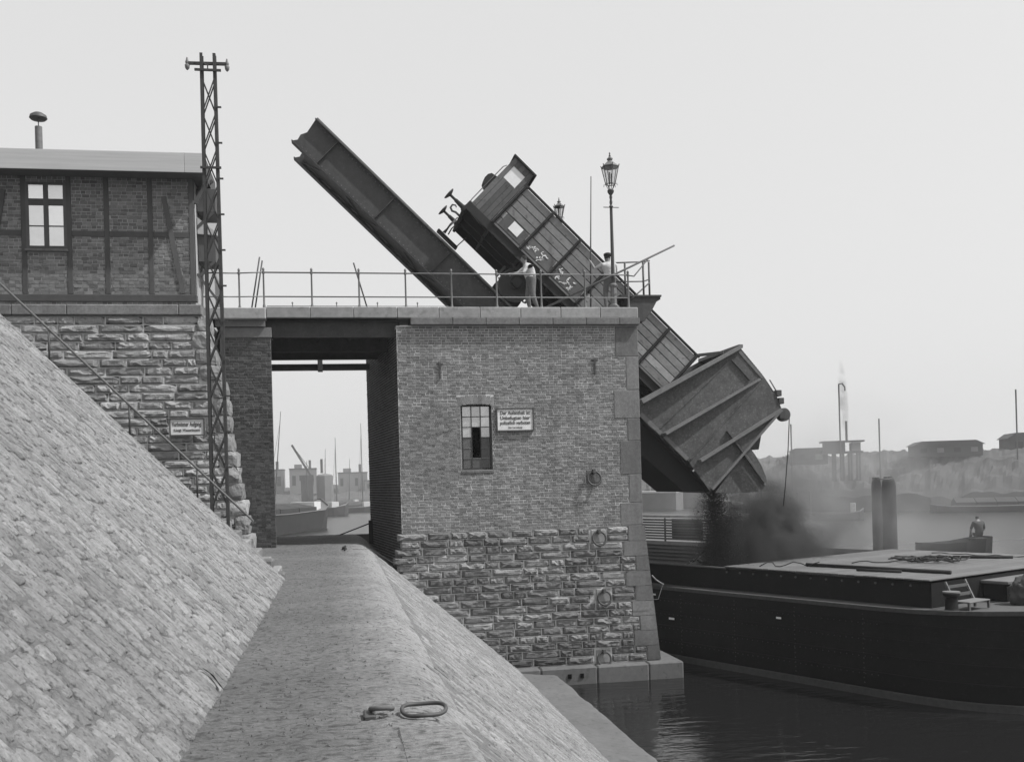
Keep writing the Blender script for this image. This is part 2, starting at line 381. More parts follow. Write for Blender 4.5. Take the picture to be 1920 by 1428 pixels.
# masonry that closes the far end of the left slope, and the bank behind it
bank_end = tag(MB().prism([(-0.92, -0.3), (-0.92, 0.0), (-7.2, 6.40), (-7.2, -0.3)], 17.16, 17.5).build('slope_end_wall', MAT['rubble']), kind='structure')
yard = tag(MB().zprism([(-90, -7), (-7.1, -7), (-7.1, 17.3), (-11, 17.3), (-11, 26.2), (-3.4, 26.2), (-3.4, 27), (-8.2, 72), (-90, 120)], 5.2, 6.08).build('yard', MAT['yard']), kind='structure')
bank_face = tag(MB().zprism([(-90, 27.2), (-3.5, 27.2), (-8.3, 72), (-90, 119)], WZ-0.5, 5.2).build('quay_bank', MAT['ashlar']), kind='structure')
bank_front = tag(MB().zprism([(-60, 17.5), (-11, 17.5), (-11, 26.1), (-60, 26.1)], -0.2, 5.2).build('yard_bank', MAT['rubble']), kind='structure')
# far end of the path falls to the water
tag(MB().add([(-3.6, 33.1, 0.0), (1.2, 33.1, 0.0), (1.2, 37.4, WZ-0.1), (-3.6, 37.4, WZ-0.1), (-3.6, 33.1, WZ-0.1), (1.2, 33.1, WZ-0.1)],
    [(0, 1, 2, 3), (0, 3, 4), (1, 5, 2), (0, 4, 5, 1)]).build('far_slope', MAT['slopefill']), kind='structure')
# toe ledge along the water
b = MB(); NX = 12; YG = ys(170, -7.0, 27.8, 1.2)
for y in YG:
    e = 5.66 + 0.05*N3(1, y*0.9) + 0.03*N3(2, y*3.1)
    for i in range(NX+1):
        x = 4.55 + (e-4.55)*i/NX
        b.v.append((x, y, -3.56 - 0.11*i/NX + 0.02*N3(x*2, y*1.5, 7) - (0.03 if i == NX else 0)))
    b.v.append((e+0.03, y, -3.80)); b.v.append((e+0.05, y, WZ-0.6))
W_ = NX+3
for j in range(len(YG)-1):
    for i in range(W_-1):
        b.f.append((j*W_+i, j*W_+i+1, (j+1)*W_+i+1, (j+1)*W_+i)); b.m.append(0)
toe = tag(b.build('toe_ledge', MAT['ledge'], smooth=False, fix=False), kind='structure')
autosmooth(toe, 40)

# revetment stones: slabs set on the slopes with their long side down the dip
def slab_variant(seed):
    rnd = random.Random(seed); n = 10; b = MB(); out = []
    for k in range(n):
        t = 2*math.pi*k/n + rnd.uniform(-.12, .12); c, s_ = math.cos(t), math.sin(t)
        q = (abs(c)**7 + abs(s_)**7)**(-1/7) * rnd.uniform(0.84, 1.02)
        out.append((c*q*0.5, s_*q*0.5))
    tilt = (rnd.uniform(-.35, .35), rnd.uniform(-.35, .35))
    for (sc_, z) in ((1.0, -1.6), (0.985, 0.15), (0.90, 0.62), (0.55, 0.85)):
        for (x, y) in out: b.v.append((x*sc_, y*sc_, z + (0 if z < 0 else (tilt[0]*x+tilt[1]*y)*1.2 + rnd.uniform(-.13, .13))))
    b.v.append((0, 0, 0.85+rnd.uniform(-.2, .2)))
    for i in range(3):
        for k in range(n): b.f.append((i*n+k, i*n+(k+1) % n, (i+1)*n+(k+1) % n, (i+1)*n+k))
    for k in range(n): b.f.append((3*n+k, 3*n+(k+1) % n, 4*n))
    b.m = [0]*len(b.f); return b
VAR = [slab_variant(i) for i in range(14)]
VARM = [v.mesh('slab', MAT['slopestone'], smooth=True, fix=False) for v in VAR]
def revet(parent, base, dip, nrm, length, y0, y1, seed, d0=0.0):
    rnd = random.Random(seed); cells = []; y = y0
    Yv = Vector((0, 1, 0))
    while y < y1:
        w = rnd.uniform(0.09, 0.18); d00 = d0; d0_ = d0+(rnd.uniform(-.1, .3) if d0 else 0); d = d0_ - rnd.uniform(0, 0.4)
        while d < length:
            l = rnd.uniform(0.12, 0.42)
            a0 = max(d, d0_); a1 = min(d+l, length)
            if a1-a0 > 0.12:
                c = base + dip*((a0+a1)/2) + Yv*(y+w/2)
                cells.append((c, a1-a0, w))
            d += l
        y += w
    cells = [c for c in cells if c[0].y > 2.5 and in_frame(c[0], 0.06)]
    cells.sort(key=lambda c: (c[0]-Vector((0, 0, 1.5))).length)
    rest = MB()
    for i, (c, l, w) in enumerate(cells):
        k = rnd.randrange(14); h = rnd.uniform(0.007, 0.022)*(1 if d0 == 0 else min(1, .45+max(0, c.x-.85)*1.3)); r = rnd.uniform(-.05, .05)
        dd = (dip + Yv*r).normalized(); yy = nrm.cross(dd)
        if rnd.random() < 0.5: dd, yy = -dd, -yy
        g = 1.0
        M = Matrix(((dd.x*l*g, yy.x*w*g, nrm.x*h, c.x), (dd.y*l*g, yy.y*w*g, nrm.y*h, c.y), (dd.z*l*g, yy.z*w*g, nrm.z*h, c.z), (0, 0, 0, 1)))
        if i < 300:
            o = bpy.data.objects.new('stone', VARM[k]); COL.objects.link(o); o.matrix_world = M; o.parent = parent
        else:
            rest.add([M @ Vector(p) for p in VAR[k].v], VAR[k].f)
    o = rest.build('paving_stones', MAT['slopestone'], parent, smooth=True, local=True, fix=False); o['kind'] = 'stuff'
th = math.atan(1.02); revet(lslope, Vector((-0.9, 0, 0)), Vector((-math.cos(th), 0, math.sin(th))), Vector((math.sin(th), 0, math.cos(th))), 8.6, -1, 17.05, 3)
th = math.atan(0.875); revet(rslope, Vector((0.6, 0, 0)), Vector((math.cos(th), 0, -math.sin(th))), Vector((math.sin(th), 0, math.cos(th))), 5.35, -1, 26.9, 5, 0.30)

# shade of an open joint painted as a black sliver, foot of left slope
th = math.atan(1.02); nmv = Vector((math.sin(th), 0, math.cos(th))); b = MB(); lft = []; rgt_ = []
for i in range(9):
    t = i/8; p_ = Vector((-1.06+.17*t, 7.84+.05*math.sin(t*5), 0)); p_.z = lz(p_.x); w = .022*math.sin(math.pi*min(1, t*1.05+.02))**.6*(1+.4*math.sin(i*2.3))
    p_ += nmv*.036; lft.append(tuple(p_-Vector((0, w, 0)))); rgt_.append(tuple(p_+Vector((0, w, 0))))
b.add(lft+rgt_, [(i, i+1, i+10, i+9) for i in range(8)]); b.build('joint_shade', MAT['void'], lslope, local=True)
# loose grit on the path
b = MB(); rnd = random.Random(12)
for i in range(2600):
    y = 3.5 + 26*rnd.random()**1.6; x = rnd.uniform(-0.9, 0.7); s_ = rnd.uniform(0.006, 0.02)
    if rnd.random() < 0.04: s_ *= 1.8
    z = pathz(x, y); v = [(x+s_*rnd.uniform(.6, 1.3)*math.cos(t+rnd.random()), y+s_*rnd.uniform(.6, 1.3)*math.sin(t+rnd.random()), z-0.004) for t in (0, 1.57, 3.14, 4.71)]
    b.add(v+[(x, y, z+s_*0.7)], [(0, 1, 4), (1, 2, 4), (2, 3, 4), (3, 0, 4)])
tag(b.build('gravel', MAT['dirt']), 'loose grit and small stones scattered over the dirt path', 'gravel', kind='stuff')

# ------------------------------------------------------------------ masonry builders (walls that face -Y)
def rock_variant(seed):
    rnd = random.Random(100+seed); nx, nz = 7, 4; b = MB()
    for j in range(nz+1):
        for i in range(nx+1):
            x, z = i/nx-.5, j/nz-.5
            rim = i in (0, nx) or j in (0, nz)
            y = 0.0 if rim else -(0.6+0.55*rnd.random())*(1.12 if j == 2 else 1.0)
            jx = 0 if rim else (.035 if i == 1 else -.035 if i == nx-1 else 0)*-1+rnd.uniform(-.02, .02); jz = (rnd.uniform(-.025, .025)+(-.06 if j == 1 else .06 if j == nz-1 else 0)) if not rim else rnd.uniform(-.015, .015)
            b.v.append((x*0.985+jx, y, z*0.95+jz))
    for j in range(nz):
        for i in range(nx):
            q = (j*(nx+1)+i, j*(nx+1)+i+1, (j+1)*(nx+1)+i+1, (j+1)*(nx+1)+i)
            if rnd.random() < .5: b.f += [(q[0], q[1], q[2]), (q[0], q[2], q[3])]
            else: b.f += [(q[0], q[1], q[3]), (q[1], q[2], q[3])]
    n0 = len(b.v); rim = [i for i in range(nx+1)] + [j*(nx+1)+nx for j in range(1, nz+1)] + [nz*(nx+1)+i for i in range(nx-1, -1, -1)] + [j*(nx+1) for j in range(nz-1, 0, -1)]
    for k in rim: b.v.append((b.v[k][0], 1.5, b.v[k][2]))
    m_ = len(rim)
    for k in range(m_): b.f.append((rim[k], n0+k, n0+(k+1) % m_, rim[(k+1) % m_]))
    b.m = [0]*len(b.f); return b
ROCK = [rock_variant(i) for i in range(16)]
ROCKP = [r.mesh('rock', MAT['palerubble'], smooth=False, fix=True) for r in ROCK]
ROCKM = [r.mesh('rock', MAT['rubble'], smooth=False, fix=True) for r in ROCK]
def course_stones(parent, zc, xl, xr, Y, seed, lens=(0.32, 0.85), proud=0.07, avoid=(), lib=None):
    rnd = random.Random(seed)
    for i in range(len(zc)-1):
        z0, z1 = zc[i], zc[i+1]; zm = (z0+z1)/2; x = xl(zm); xe = xr(zm)
        x -= rnd.uniform(0, 0.3)
        while x < xe-0.08:
            l = rnd.uniform(*lens)*(1.25 if rnd.random() < .2 else 1); x2 = x+l
            if xe-x2 < 0.22: x2 = xe
            blocks = [a for a in avoid if a[0] < x2 and a[1] > x and a[2] < zm < a[3]]
            if blocks:
                a = blocks[0]
                if a[0]-x > 0.15: x2 = a[0]
                else: x = a[1]; continue
            ob('stone', (lib or ROCKM)[rnd.randrange(16)], parent, ((x+x2)/2, Y, zm), (x2-x-0.018, proud*rnd.uniform(.5, 1.4), (z1-z0)-0.014))
            x = x2
def ch_brick(x0, x1, z0, z1, y0, y1, b):
    c = 0.006
    b.add([(x0, y1, z0), (x1, y1, z0), (x1, y1, z1), (x0, y1, z1), (x0, y0+c, z0), (x1, y0+c, z0), (x1, y0+c, z1), (x0, y0+c, z1),
           (x0+c, y0, z0+c), (x1-c, y0, z0+c), (x1-c, y0, z1-c), (x0+c, y0, z1-c)],
          [(0, 1, 5, 4), (1, 2, 6, 5), (2, 3, 7, 6), (3, 0, 4, 7), (4, 5, 9, 8), (5, 6, 10, 9), (6, 7, 11, 10), (7, 4, 8, 11), (8, 9, 10, 11)])
UB = {}
def brick_mesh(mat_):
    if mat_ not in UB:
        b = MB(); ch_brick(-.5, .5, -.5, .5, 0, 1, b)
        b.v = [(x, y, z) for x, y, z in b.v]
        UB[mat_] = b.mesh('brick', MAT[mat_], fix=False)
    return UB[mat_]
def brickwork(parent, x0f, x1f, z0, z1, Y, mat_, seed, course=0.070, avoid=lambda x0, x1, z0, z1: False, keep=lambda x, z: 0.0, nmax=300, proud=0.009, visible=lambda x, z: True, spans=None):
    rnd = random.Random(seed); n = int(round((z1-z0)/course)); ch = (z1-z0)/n; L_, H_ = 0.17, 0.105; J = 0.012; cells = []
    for r in range(n):
        za, zb = z0+r*ch, z0+(r+1)*ch; zm = (za+zb)/2; xa, xb = x0f(zm), x1f(zm)
        head = r % 2 == 0; l = H_+J if head else L_+J
        for (xa, xb) in (spans(zm) if spans else [(xa, xb)]):
            x = xa - ((0.066 if head else (0 if r % 4 == 1 else 0.13)) if not spans else ((xa*7.3+(0.066 if head else (0 if r % 4 == 1 else 0.13))) % l))
            while x < xb:
                p0, p1 = max(x, xa), min(x+l, xb); x += l
                if p1-p0 < 0.035 or avoid(p0, p1, za, zb) or not visible((p0+p1)/2, zm): continue
                dz = rnd.uniform(-.003, .003)
                cells.append((p0+J/2+rnd.uniform(-.003, .003), p1-J/2+rnd.uniform(-.003, .003), za+J/2+dz, zb-J/2+dz, proud*rnd.uniform(.3, 1.7)))
    cells.sort(key=lambda c: keep((c[0]+c[1])/2, (c[2]+c[3])/2))
    rest = MB(); me = brick_mesh(mat_)
    for i, (a, b_, c, d, pr) in enumerate(cells):
        if i < nmax: ob('brick', me, parent, ((a+b_)/2, Y-pr, (c+d)/2), (b_-a, 0.03, d-c))
        else: ch_brick(a, b_, c, d, Y-pr, Y+0.02, rest)
    if rest.v:
        o = rest.build('brick_courses', MAT[mat_], parent, fix=False); o['kind'] = 'stuff'
# ------------------------------------------------------------------ the tipping tower (pier) at the waterside
PY = 27.0
SK = -0.105                                    # the passage runs askew under the bridge
pier = thing('tipping_tower', 'tall brick tower with rusticated stone base carrying the coal tip', 'tower', (4.9, 30, WZ))
def pl(y): return 1.63 + SK*(y-PY)
WX0, WX1, WZ0, WZ1 = 3.28, 4.13, 1.88, 3.65
b = MB()
def wallblock(x0a, x0b, x1, y0, y1, z0, z1): b.zprism([(x0a, y0), (x1, y0), (x1, y1), (x0b, y1)], z0, z1)
# front wall in pieces round the window
wallblock(1.63, pl(28.1), WX0, PY, 28.1, 0.2, 5.76); wallblock(WX1, WX1, 8.24, PY, 28.1, 0.2, 5.76)
b.box(WX0, WX1, PY, 28.1, 0.2, WZ0); b.box(WX0, WX1, PY, 28.1, WZ1, 5.76)
wallblock(1.63, pl(28.1), 8.28, PY-0.02, 28.1, -3.6, 0.2)
b.zprism([(1.63+SK*1.1, 28.1), (2.6, 28.1), (2.2, 31.9), (pl(31.9), 31.9)], -3.6, 5.76)
wallblock(pl(31.9), pl(33), 8.24, 31.9, 33.0, -3.6, 5.76)
b.box(2.5, 8.0, 28.1, 31.9, -3.6, -1.0)
b.build('wall', MAT['mortar'], pier)
# tower brick on the passage side, shade of this face put into its colour
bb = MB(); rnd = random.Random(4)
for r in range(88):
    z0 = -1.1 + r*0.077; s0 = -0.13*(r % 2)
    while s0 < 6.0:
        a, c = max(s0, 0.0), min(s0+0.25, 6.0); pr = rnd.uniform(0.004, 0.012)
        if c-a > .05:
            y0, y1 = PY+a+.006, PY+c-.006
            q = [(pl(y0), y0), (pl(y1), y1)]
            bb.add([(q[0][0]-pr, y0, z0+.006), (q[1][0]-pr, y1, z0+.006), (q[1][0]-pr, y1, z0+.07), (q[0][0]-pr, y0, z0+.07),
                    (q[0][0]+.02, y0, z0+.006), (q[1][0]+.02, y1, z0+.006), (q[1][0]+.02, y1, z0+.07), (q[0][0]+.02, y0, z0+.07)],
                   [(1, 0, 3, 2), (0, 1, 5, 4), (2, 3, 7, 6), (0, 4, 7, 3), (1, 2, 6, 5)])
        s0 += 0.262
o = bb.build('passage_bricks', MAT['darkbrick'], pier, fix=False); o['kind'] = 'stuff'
# quoins on the upper right corner
QU = []; z = 0.26; rnd = random.Random(21); k = 0
while z < 5.74:
    h = rnd.choice([0.62, 0.78, 0.92]); z2 = z+h if 5.74-(z+h) > 0.35 else 5.74
    w = 0.36 if k % 2 else rnd.uniform(0.52, 0.78); QU.append((8.26-w, 8.262, z, z2)); z = z2; k += 1
for (a, c, z0, z1) in QU: MB().bbox(a+.004, c, PY-0.022, PY+0.45, z0+.004, z1-.004, 0.012).build('quoin', MAT['ashlar'], pier)
def batter(z): return 8.30 + (0.2-z)*0.098
QB = []; z = -3.48; k = 0
while z < 0.24:
    h = (0.2067*2 if rnd.random() < .75 else 0.2067*3); z2 = min(z+h, 0.24)
    if 0.24-z2 < 0.15: z2 = 0.24
    QB.append((z, z2, 0.42+0.24*(k % 2)+rnd.uniform(-.06, .06))); z = z2; k += 1
for (z0, z1, w) in QB:
    x1a, x1b = batter(z0), batter(z1); xm = (x1a+x1b)/2-w
    c = 0.006; q = MB().prism([(xm, z0+c), (x1a, z0+c), (x1b, z1-c), (xm, z1-c)], PY-0.06, PY+0.6)
    q.build('quoin', MAT['ashlar'], pier)
# the arch of bricks over the window and the brick field
def cut(iv, a, c):
    out = []
    for (p, q) in iv:
        if c <= p or a >= q: out.append((p, q)); continue
        if a-p > .03: out.append((p, a))
        if q-c > .03: out.append((c, q))
    return out
def pspans(z):
    e = min([a for (a, c, q0, q1) in QU if q0 <= z <= q1] or [7.9]); iv = [(1.64, e)]
    if WZ0-.1 < z < WZ1: iv = cut(iv, WX0-.005, WX1+.005)
    elif WZ1 <= z < WZ1+.235: iv = cut(iv, WX0-.07, WX1+.07)
    if 1.43 < z < 1.83: iv = cut(iv, 6.67, 7.11)
    return iv
brickwork(pier, lambda z: 1.64, lambda z: 7.92, 0.26, 5.74, PY, 'brick', 31, spans=pspans, keep=lambda x, z: abs(x-2.6)+abs(z-2.4)*0.6)
nA = 9
for i in range(nA):
    t0 = -0.5+i/nA; t1 = -0.5+(i+1)/nA; xc = (WX0+WX1)/2; w = WX1-WX0+0.10
    za = WZ1+0.008 - 0.06*((t0+t1)**2); lean = (t0+t1)*0.06
    MB().prism([(xc+t0*w+.006, za), (xc+t1*w-.006, za), (xc+t1*w+lean-.006, za+0.235), (xc+t0*w+lean+.006, za+0.235)], PY-0.012, PY+0.05).build('arch_brick', MAT['brick'], pier)
# rusticated stones of the base
zc = [-3.48 + i*(0.24+3.48)/18 for i in range(19)]
def qleft(z):
    for (a, c, w) in QB:
        if a <= z <= c: return (batter(a)+batter(c))/2-w
    return 7.9
RINGS = [(6.89, 1.62), (6.98, -0.02), (7.08, -1.65), (7.03, -3.31)]
course_stones(pier, zc, lambda z: max(1.64, 0.6-z/0.875-0.5), qleft, PY-0.02, 41, avoid=[(x-.24, x+.24, z-.19, z+.19) for x, z in RINGS[1:]])
MB().prism([(1.635, 0.20), (8.33, 0.20), (8.33, 0.25), (1.635, 0.25)], PY-0.035, PY).build('string_course', MAT['ashlar'], pier)
# plinth at the water
rnd = random.Random(8); x = 3.6
for i, x2 in enumerate((5.2, 6.75, 8.2, 9.2)):
    MB().bbox(x+.004, x2-.004, PY-0.42+rnd.uniform(-.02, .02), PY+0.2 if x2 < 9 else PY+2.0, WZ-0.4, -3.48+rnd.uniform(-.02, .0), 0.04).build('plinth_stone', MAT['ledge'], pier); x = x2
for xm in (5.98, 6.32):        # two clamp holes with iron eyes on the plinth
    MB().box(xm-.05, xm+.05, PY-0.46, PY-0.40, -3.78, -3.66).build('eye_plate', MAT['void'], pier)
# coping: lower band of long stones, then the light slabs
xs = [2.0, 3.12, 4.02, 4.92, 5.85, 6.78, 7.72, 8.30]
for i in range(len(xs)-1): MB().bbox(xs[i]+.006, xs[i+1]-.006, PY-0.16, PY+0.9, 5.765, 5.945, 0.012).build('band_stone', MAT['ashlar'], pier)
xs = [1.66+i*1.107 for i in range(6)] + [8.27]
for i in range(len(xs)-1): MB().bbox(xs[i]+.003, xs[i+1]-.003, PY-0.10, 28.2, 5.95, 6.245, 0.018).build('coping_stone', MAT['coping'], pier)
MB().box(2.2, 8.24, 31.8, 33.05, 5.77, 6.24).build('rear_coping', MAT['coping'], pier)
# anchor irons (wall ties) on the brick
for (x, z) in ((2.76, 4.55), (7.02, 4.62)):
    MB().beam((x, PY-.03, z-.2), (x, PY-.03, z+.2), .035, .035).beam((x-.09, PY-.03, z+.2), (x+.09, PY-.03, z+.18), .03, .03).build('wall_tie', MAT['iron'], pier)
# window
win = MB().box(WX0, WX0+.05, PY+.10, PY+.16, WZ0, WZ1).box(WX1-.05, WX1, PY+.10, PY+.16, WZ0, WZ1).box(WX0+.05, WX1-.05, PY+.10, PY+.16, WZ1-.05, WZ1).box(WX0+.05, WX1-.05, PY+.10, PY+.16, WZ0, WZ0+.04).build('window', MAT['windowbar'], pier)
cw = (WX1-WX0-.10)/3; rh = (WZ1-WZ0-.09)/6
for c in range(3):
    if c: MB().box(WX0+.05+c*cw-.012, WX0+.05+c*cw+.012, PY+.105, PY+.15, WZ0+.04, WZ1-.05).build('glazing_bar', MAT['windowbar'], win)
    for r in range(6):
        if r and not (c == 1 and r in (2, 3)): MB().box(WX0+.062+c*cw, WX0+.038+(c+1)*cw, PY+.108, PY+.147, WZ0+.04+r*rh-.010, WZ0+.04+r*rh+.010).build('glazing_bar', MAT['railiron' if r < 3 else 'windowbar'], win)
        if c == 1 and r in (1, 2, 3): continue
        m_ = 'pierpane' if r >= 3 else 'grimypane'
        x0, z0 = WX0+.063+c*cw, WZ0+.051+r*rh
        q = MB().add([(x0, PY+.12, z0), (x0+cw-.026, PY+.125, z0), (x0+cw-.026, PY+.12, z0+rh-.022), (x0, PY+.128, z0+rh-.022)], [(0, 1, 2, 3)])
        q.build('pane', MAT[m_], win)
MB().box(WX0+.02, WX1-.02, PY+1.0, PY+1.05, WZ0, WZ1).build('dark_interior', MAT['void'], win)
MB().bbox(WX0-.02, WX1+.02, PY-.03, PY+.1, WZ0-.09, WZ0-.004, .012).build('sill', MAT['ashlar'], win)

# mooring rings on the tower
RL = ['iron mooring ring on a plate in the upper brickwork of the tower', 'iron mooring ring at the top of the tower stone base', 'iron mooring ring halfway down the tower stone base', 'iron mooring ring just above the plinth of the tower']
for i, (x, z) in enumerate(RINGS):
    yb = PY-0.02 if i else PY
    t_ = thing('mooring_ring', RL[i], 'ring', (x, yb, z), group='mooring rings on the tower')
    MB().bbox(x-.20, x+.20, yb-.03, yb+.03, z-.17, z+.19, .015).build('plate', MAT['coping' if i else 'ashlar'], t_)
    MB().beam((x, yb-.0, z+.13), (x, yb-.17, z+.15), .07, .11).build('eye', MAT['iron'], t_)
    pts = [(x+.185*math.sin(a), yb-.13-.04*math.cos(a)*-1, z-.05+.19*math.cos(a)) for a in [2*math.pi*k/20 for k in range(20)]]
    MB().tube(pts, .030, 8, True).build('ring', MAT['iron'], t_, smooth=True)

# ------------------------------------------------------------------ notice boards
def text_mesh(s_, size, width, name='lettering'):
    cu = bpy.data.curves.new(name, 'FONT'); cu.body = s_; cu.size = size; cu.align_x = 'CENTER'; cu.align_y = 'CENTER'; cu.extrude = 0.002; cu.resolution_u = 3; cu.offset = size*0.012
    o = bpy.data.objects.new(name, cu); COL.objects.link(o)
    dg = bpy.context.evaluated_depsgraph_get(); me = bpy.data.meshes.new_from_object(o.evaluated_get(dg))
    bpy.data.objects.remove(o); xs_ = [v.co.x for v in me.vertices]; w = max(xs_)-min(xs_); k = min(1.0, width/w) if width else 1
    for v in me.vertices: v.co.x *= k
    me.materials.clear(); me.materials.append(MAT['ink']); return me
def board(label, x0, x1, z0, z1, Y, lines, tilt=0.0):
    t_ = thing('notice_board', label, 'sign', ((x0+x1)/2, Y, z0))
    MB().bbox(x0, x1, Y-.05, Y, z0, z1, .006).build('panel', MAT['whitepaint'], t_)
    f_ = MB(); e = .028
    f_.box(x0-e, x0, Y-.075, Y+.01, z0-e, z1+e).box(x1, x1+e, Y-.075, Y+.01, z0-e, z1+e).box(x0, x1, Y-.075, Y+.01, z0-e, z0).box(x0, x1, Y-.075, Y+.01, z1, z1+e)
    f_.build('frame', MAT['timber'], t_)
    for (s_, zf, size, wf) in lines:
        ob('lettering', text_mesh(s_, size, (x1-x0)*wf), t_, ((x0+x1)/2, Y-.056, z0+(z1-z0)*zf), rot=(R(90), 0, 0))
board('white notice board with black lettering beside the tower window', 4.27, 5.24, 2.93, 3.50, PY-.012,
      [('Der Aufenthalt ist', .82, .135, .84), ('Unbefugten hier', .58, .135, .84), ('polizeilich verboten', .35, .135, .84), ('Die Verwaltung', .13, .06, .4)])
board('small white notice board on the rough stone wall under the house', -4.0, -3.22, 2.91, 3.29, 25.86,
      [('Verbotener Aufgang.', .68, .15, .9), ('Königl. Wasserbauamt', .30, .09, .8)])

# ------------------------------------------------------------------ passage: left jamb, bridge girders
jamb = thing('bridge_abutment', 'dark brick abutment pier left of the passage under the bridge', 'pier', (-2.2, 29, 0))
def jx(y): return -1.62 + SK*(y-PY)
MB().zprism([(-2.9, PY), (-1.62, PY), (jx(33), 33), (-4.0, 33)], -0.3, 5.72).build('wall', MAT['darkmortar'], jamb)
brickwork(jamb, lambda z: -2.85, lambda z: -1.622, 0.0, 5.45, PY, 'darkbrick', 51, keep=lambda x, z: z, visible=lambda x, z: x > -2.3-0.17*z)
MB().bbox(-2.9, -1.60, PY-.03, PY+.6, 5.455, 5.72, .01).build('bearing_stone', MAT['darkmortar'], jamb)
MB().bbox(-3.24, -1.72, PY-.28, PY+1.2, 5.90, 6.19, .02).build('landing_slab', MAT['coping'], jamb)
MB().box(-3.0, -1.75, PY-.1, PY+1.2, 5.73, 5.895).build('slab_bed', MAT['darkmortar'], jamb)
bridge = thing('plate_girder_bridge', 'dark riveted girder bridge spanning the passage between abutment and tower', 'bridge', (0, 30, 5.2))
def girder(x0, x1, y, z0, z1, m_='girder', fl=.22):
    return MB().box(x0, x1, y-.012, y+.012, z0, z1).box(x0, x1, y-fl/2, y+fl/2, z0-.02, z0).box(x0, x1, y-fl/2, y+fl/2, z1, z1+.02)
for (y, z0, z1) in ((27.25, 5.50, 5.9), (28.6, 5.3, 5.9), (30.3, 5.305, 5.9), (32.3, 5.22, 5.37)):
    girder(-2.1+SK*(y-27), 1.75+SK*(y-27), y, z0, z1).build('girder', MAT['girder'], bridge)
for i in range(4):
    x = -1.3+i*.85
    MB().box(x-.04, x+.04, 27.3, 30.3, 5.55, 5.72).build('cross_beam', MAT['girder'], bridge)
MB().box(-.53, -.38, 32.1, 32.5, 5.17, 5.85).build('hanger', MAT['girder'], bridge)
MB().box(-1.9, 1.64, 27.0, 28.5, 5.95, 6.2).build('deck_plate', MAT['girder'], bridge)
MB().box(-2.2, 1.5, 28.5, 30.6, 6.0, 6.16).build('deck_timber', MAT['darkboard'], bridge)
xs = [-1.715, -0.6, .52, 1.655]
for i in range(3): MB().bbox(xs[i]+.003, xs[i+1]-.003, PY-.10, 27.9, 5.955, 6.245, .015).build('coping_stone', MAT['coping'], bridge)

# ------------------------------------------------------------------ left: retaining wall and the half-timbered house above it
LY = 26.0
rwall = thing('retaining_wall', 'rough coursed stone retaining wall below the timbered house', 'wall', (-6, LY+.5, 0))
def lend(z): return -3.0 + 0.155*(5.75-z) if z < 5.0 else -3.0
pts = [(-14, -.2), (lend(-.2), -.2), (lend(1.5), 1.5), (lend(3), 3), (lend(4.4), 4.4), (-3.02, 5.85), (-14, 5.85)]
MB().prism([(x-.12, z) if x > -13 else (x, z) for x, z in pts], LY, LY+1.15).build('wall', MAT['mortar'], rwall)
QL = []; z = 0.0; k = 0; rnd = random.Random(61)
while z < 5.8:
    h = rnd.uniform(.36, .48); z2 = min(z+h, 5.85)
    if 5.85-z2 < .2: z2 = 5.85
    QL.append((z, z2, rnd.uniform(.25, .5))); z = z2
for (z0, z1, w) in QL:
    x1 = lend((z0+z1)/2)+rnd.uniform(-.03, .05); x0 = x1-w; n = 4; rr = random.Random(int(z0*100))
    def fq(x, y, z): 
        return (x + .05*N3(x*5, y*5, z*5), y + .05*N3(x*5+9, y*5, z*5), z + .02*N3(x*5, y*5+7, z*5))
    bb = bmesh.new(); bmesh.ops.create_cube(bb, size=1); bmesh.ops.subdivide_edges(bb, edges=bb.edges[:], cuts=3, use_grid_fill=True)
    for v in bb.verts:
        q = v.co.copy(); e = 1-.10*max(0, (q.length-.6)/.27); q *= e
        v.co = Vector(fq((x0+x1)/2+q.x*w, LY+.42+q.y*1.0, (z0+z1)/2+q.z*(z1-z0-.02)*1.03))
    me = bpy.data.meshes.new('quoin'); bb.to_mesh(me); bb.free(); me.materials.append(MAT['palerubble']); ob('quoin', me, rwall)
def ql(z):
    for (a, c, w) in QL:
        if a <= z <= c: return lend((a+c)/2)-w
    return -3.3
zc = [0.0 + i*5.84/28 for i in range(29)]
course_stones(rwall, zc, lambda z: max(-8.9, -2.09-z/1.02-.6), ql, LY, 71, lens=(.35, .95), proud=.06, avoid=[(-4.06, -3.18, 2.86, 3.34)], lib=ROCKP)
xs = [-14, -10.4, -7.6, -6.35, -3.75, -3.2]
for i in range(len(xs)-1): MB().bbox(xs[i]+.004, xs[i+1]-.004, LY-.10, LY+1.4, 5.86, 6.115, .02).build('ledge_stone', MAT['ashlar'], rwall)

house = thing('timbered_house', 'half timbered brick house with flat overhanging roof on the stone wall', 'house', (-8, 29, 6.1))
HX = -3.33
MB().box(-14, HX-.01, LY+.06, LY+.4, 6.12, 9.6).box(HX-.3, HX-.01, LY+.4, 32, 6.12, 9.55).box(-14, HX-.3, 31.7, 32, 6.12, 9.55).build('wall', MAT['housemortar'], house)
HW = (-7.20, -6.37, 7.53, 9.03)
STUD = [-9.3, -8.4, -7.30, -6.27, -5.40, -4.38, -3.40]
def hspans(z):
    if 6.2 < z < 6.385 or 7.785 < z < 7.935: return []
    iv = [(-8.34, HX-.02)]
    if z > 6.2:
        for s_ in STUD: iv = cut(iv, s_-.06, s_+.06)
    if HW[2]-.12 < z < HW[3]+.06: iv = cut(iv, HW[0]-.1, HW[1]+.1)
    if 6.4 < z < 8.8:
        xb = -4.05+(8.8-z)/(8.8-6.41)*.41; iv = cut(iv, xb-.06, xb+.06)
    return iv
brickwork(house, lambda z: -8.35, lambda z: HX-.02, 6.12, 9.5, LY+.06, 'housebrick', 81, course=.084, spans=hspans, keep=lambda x, z: z)
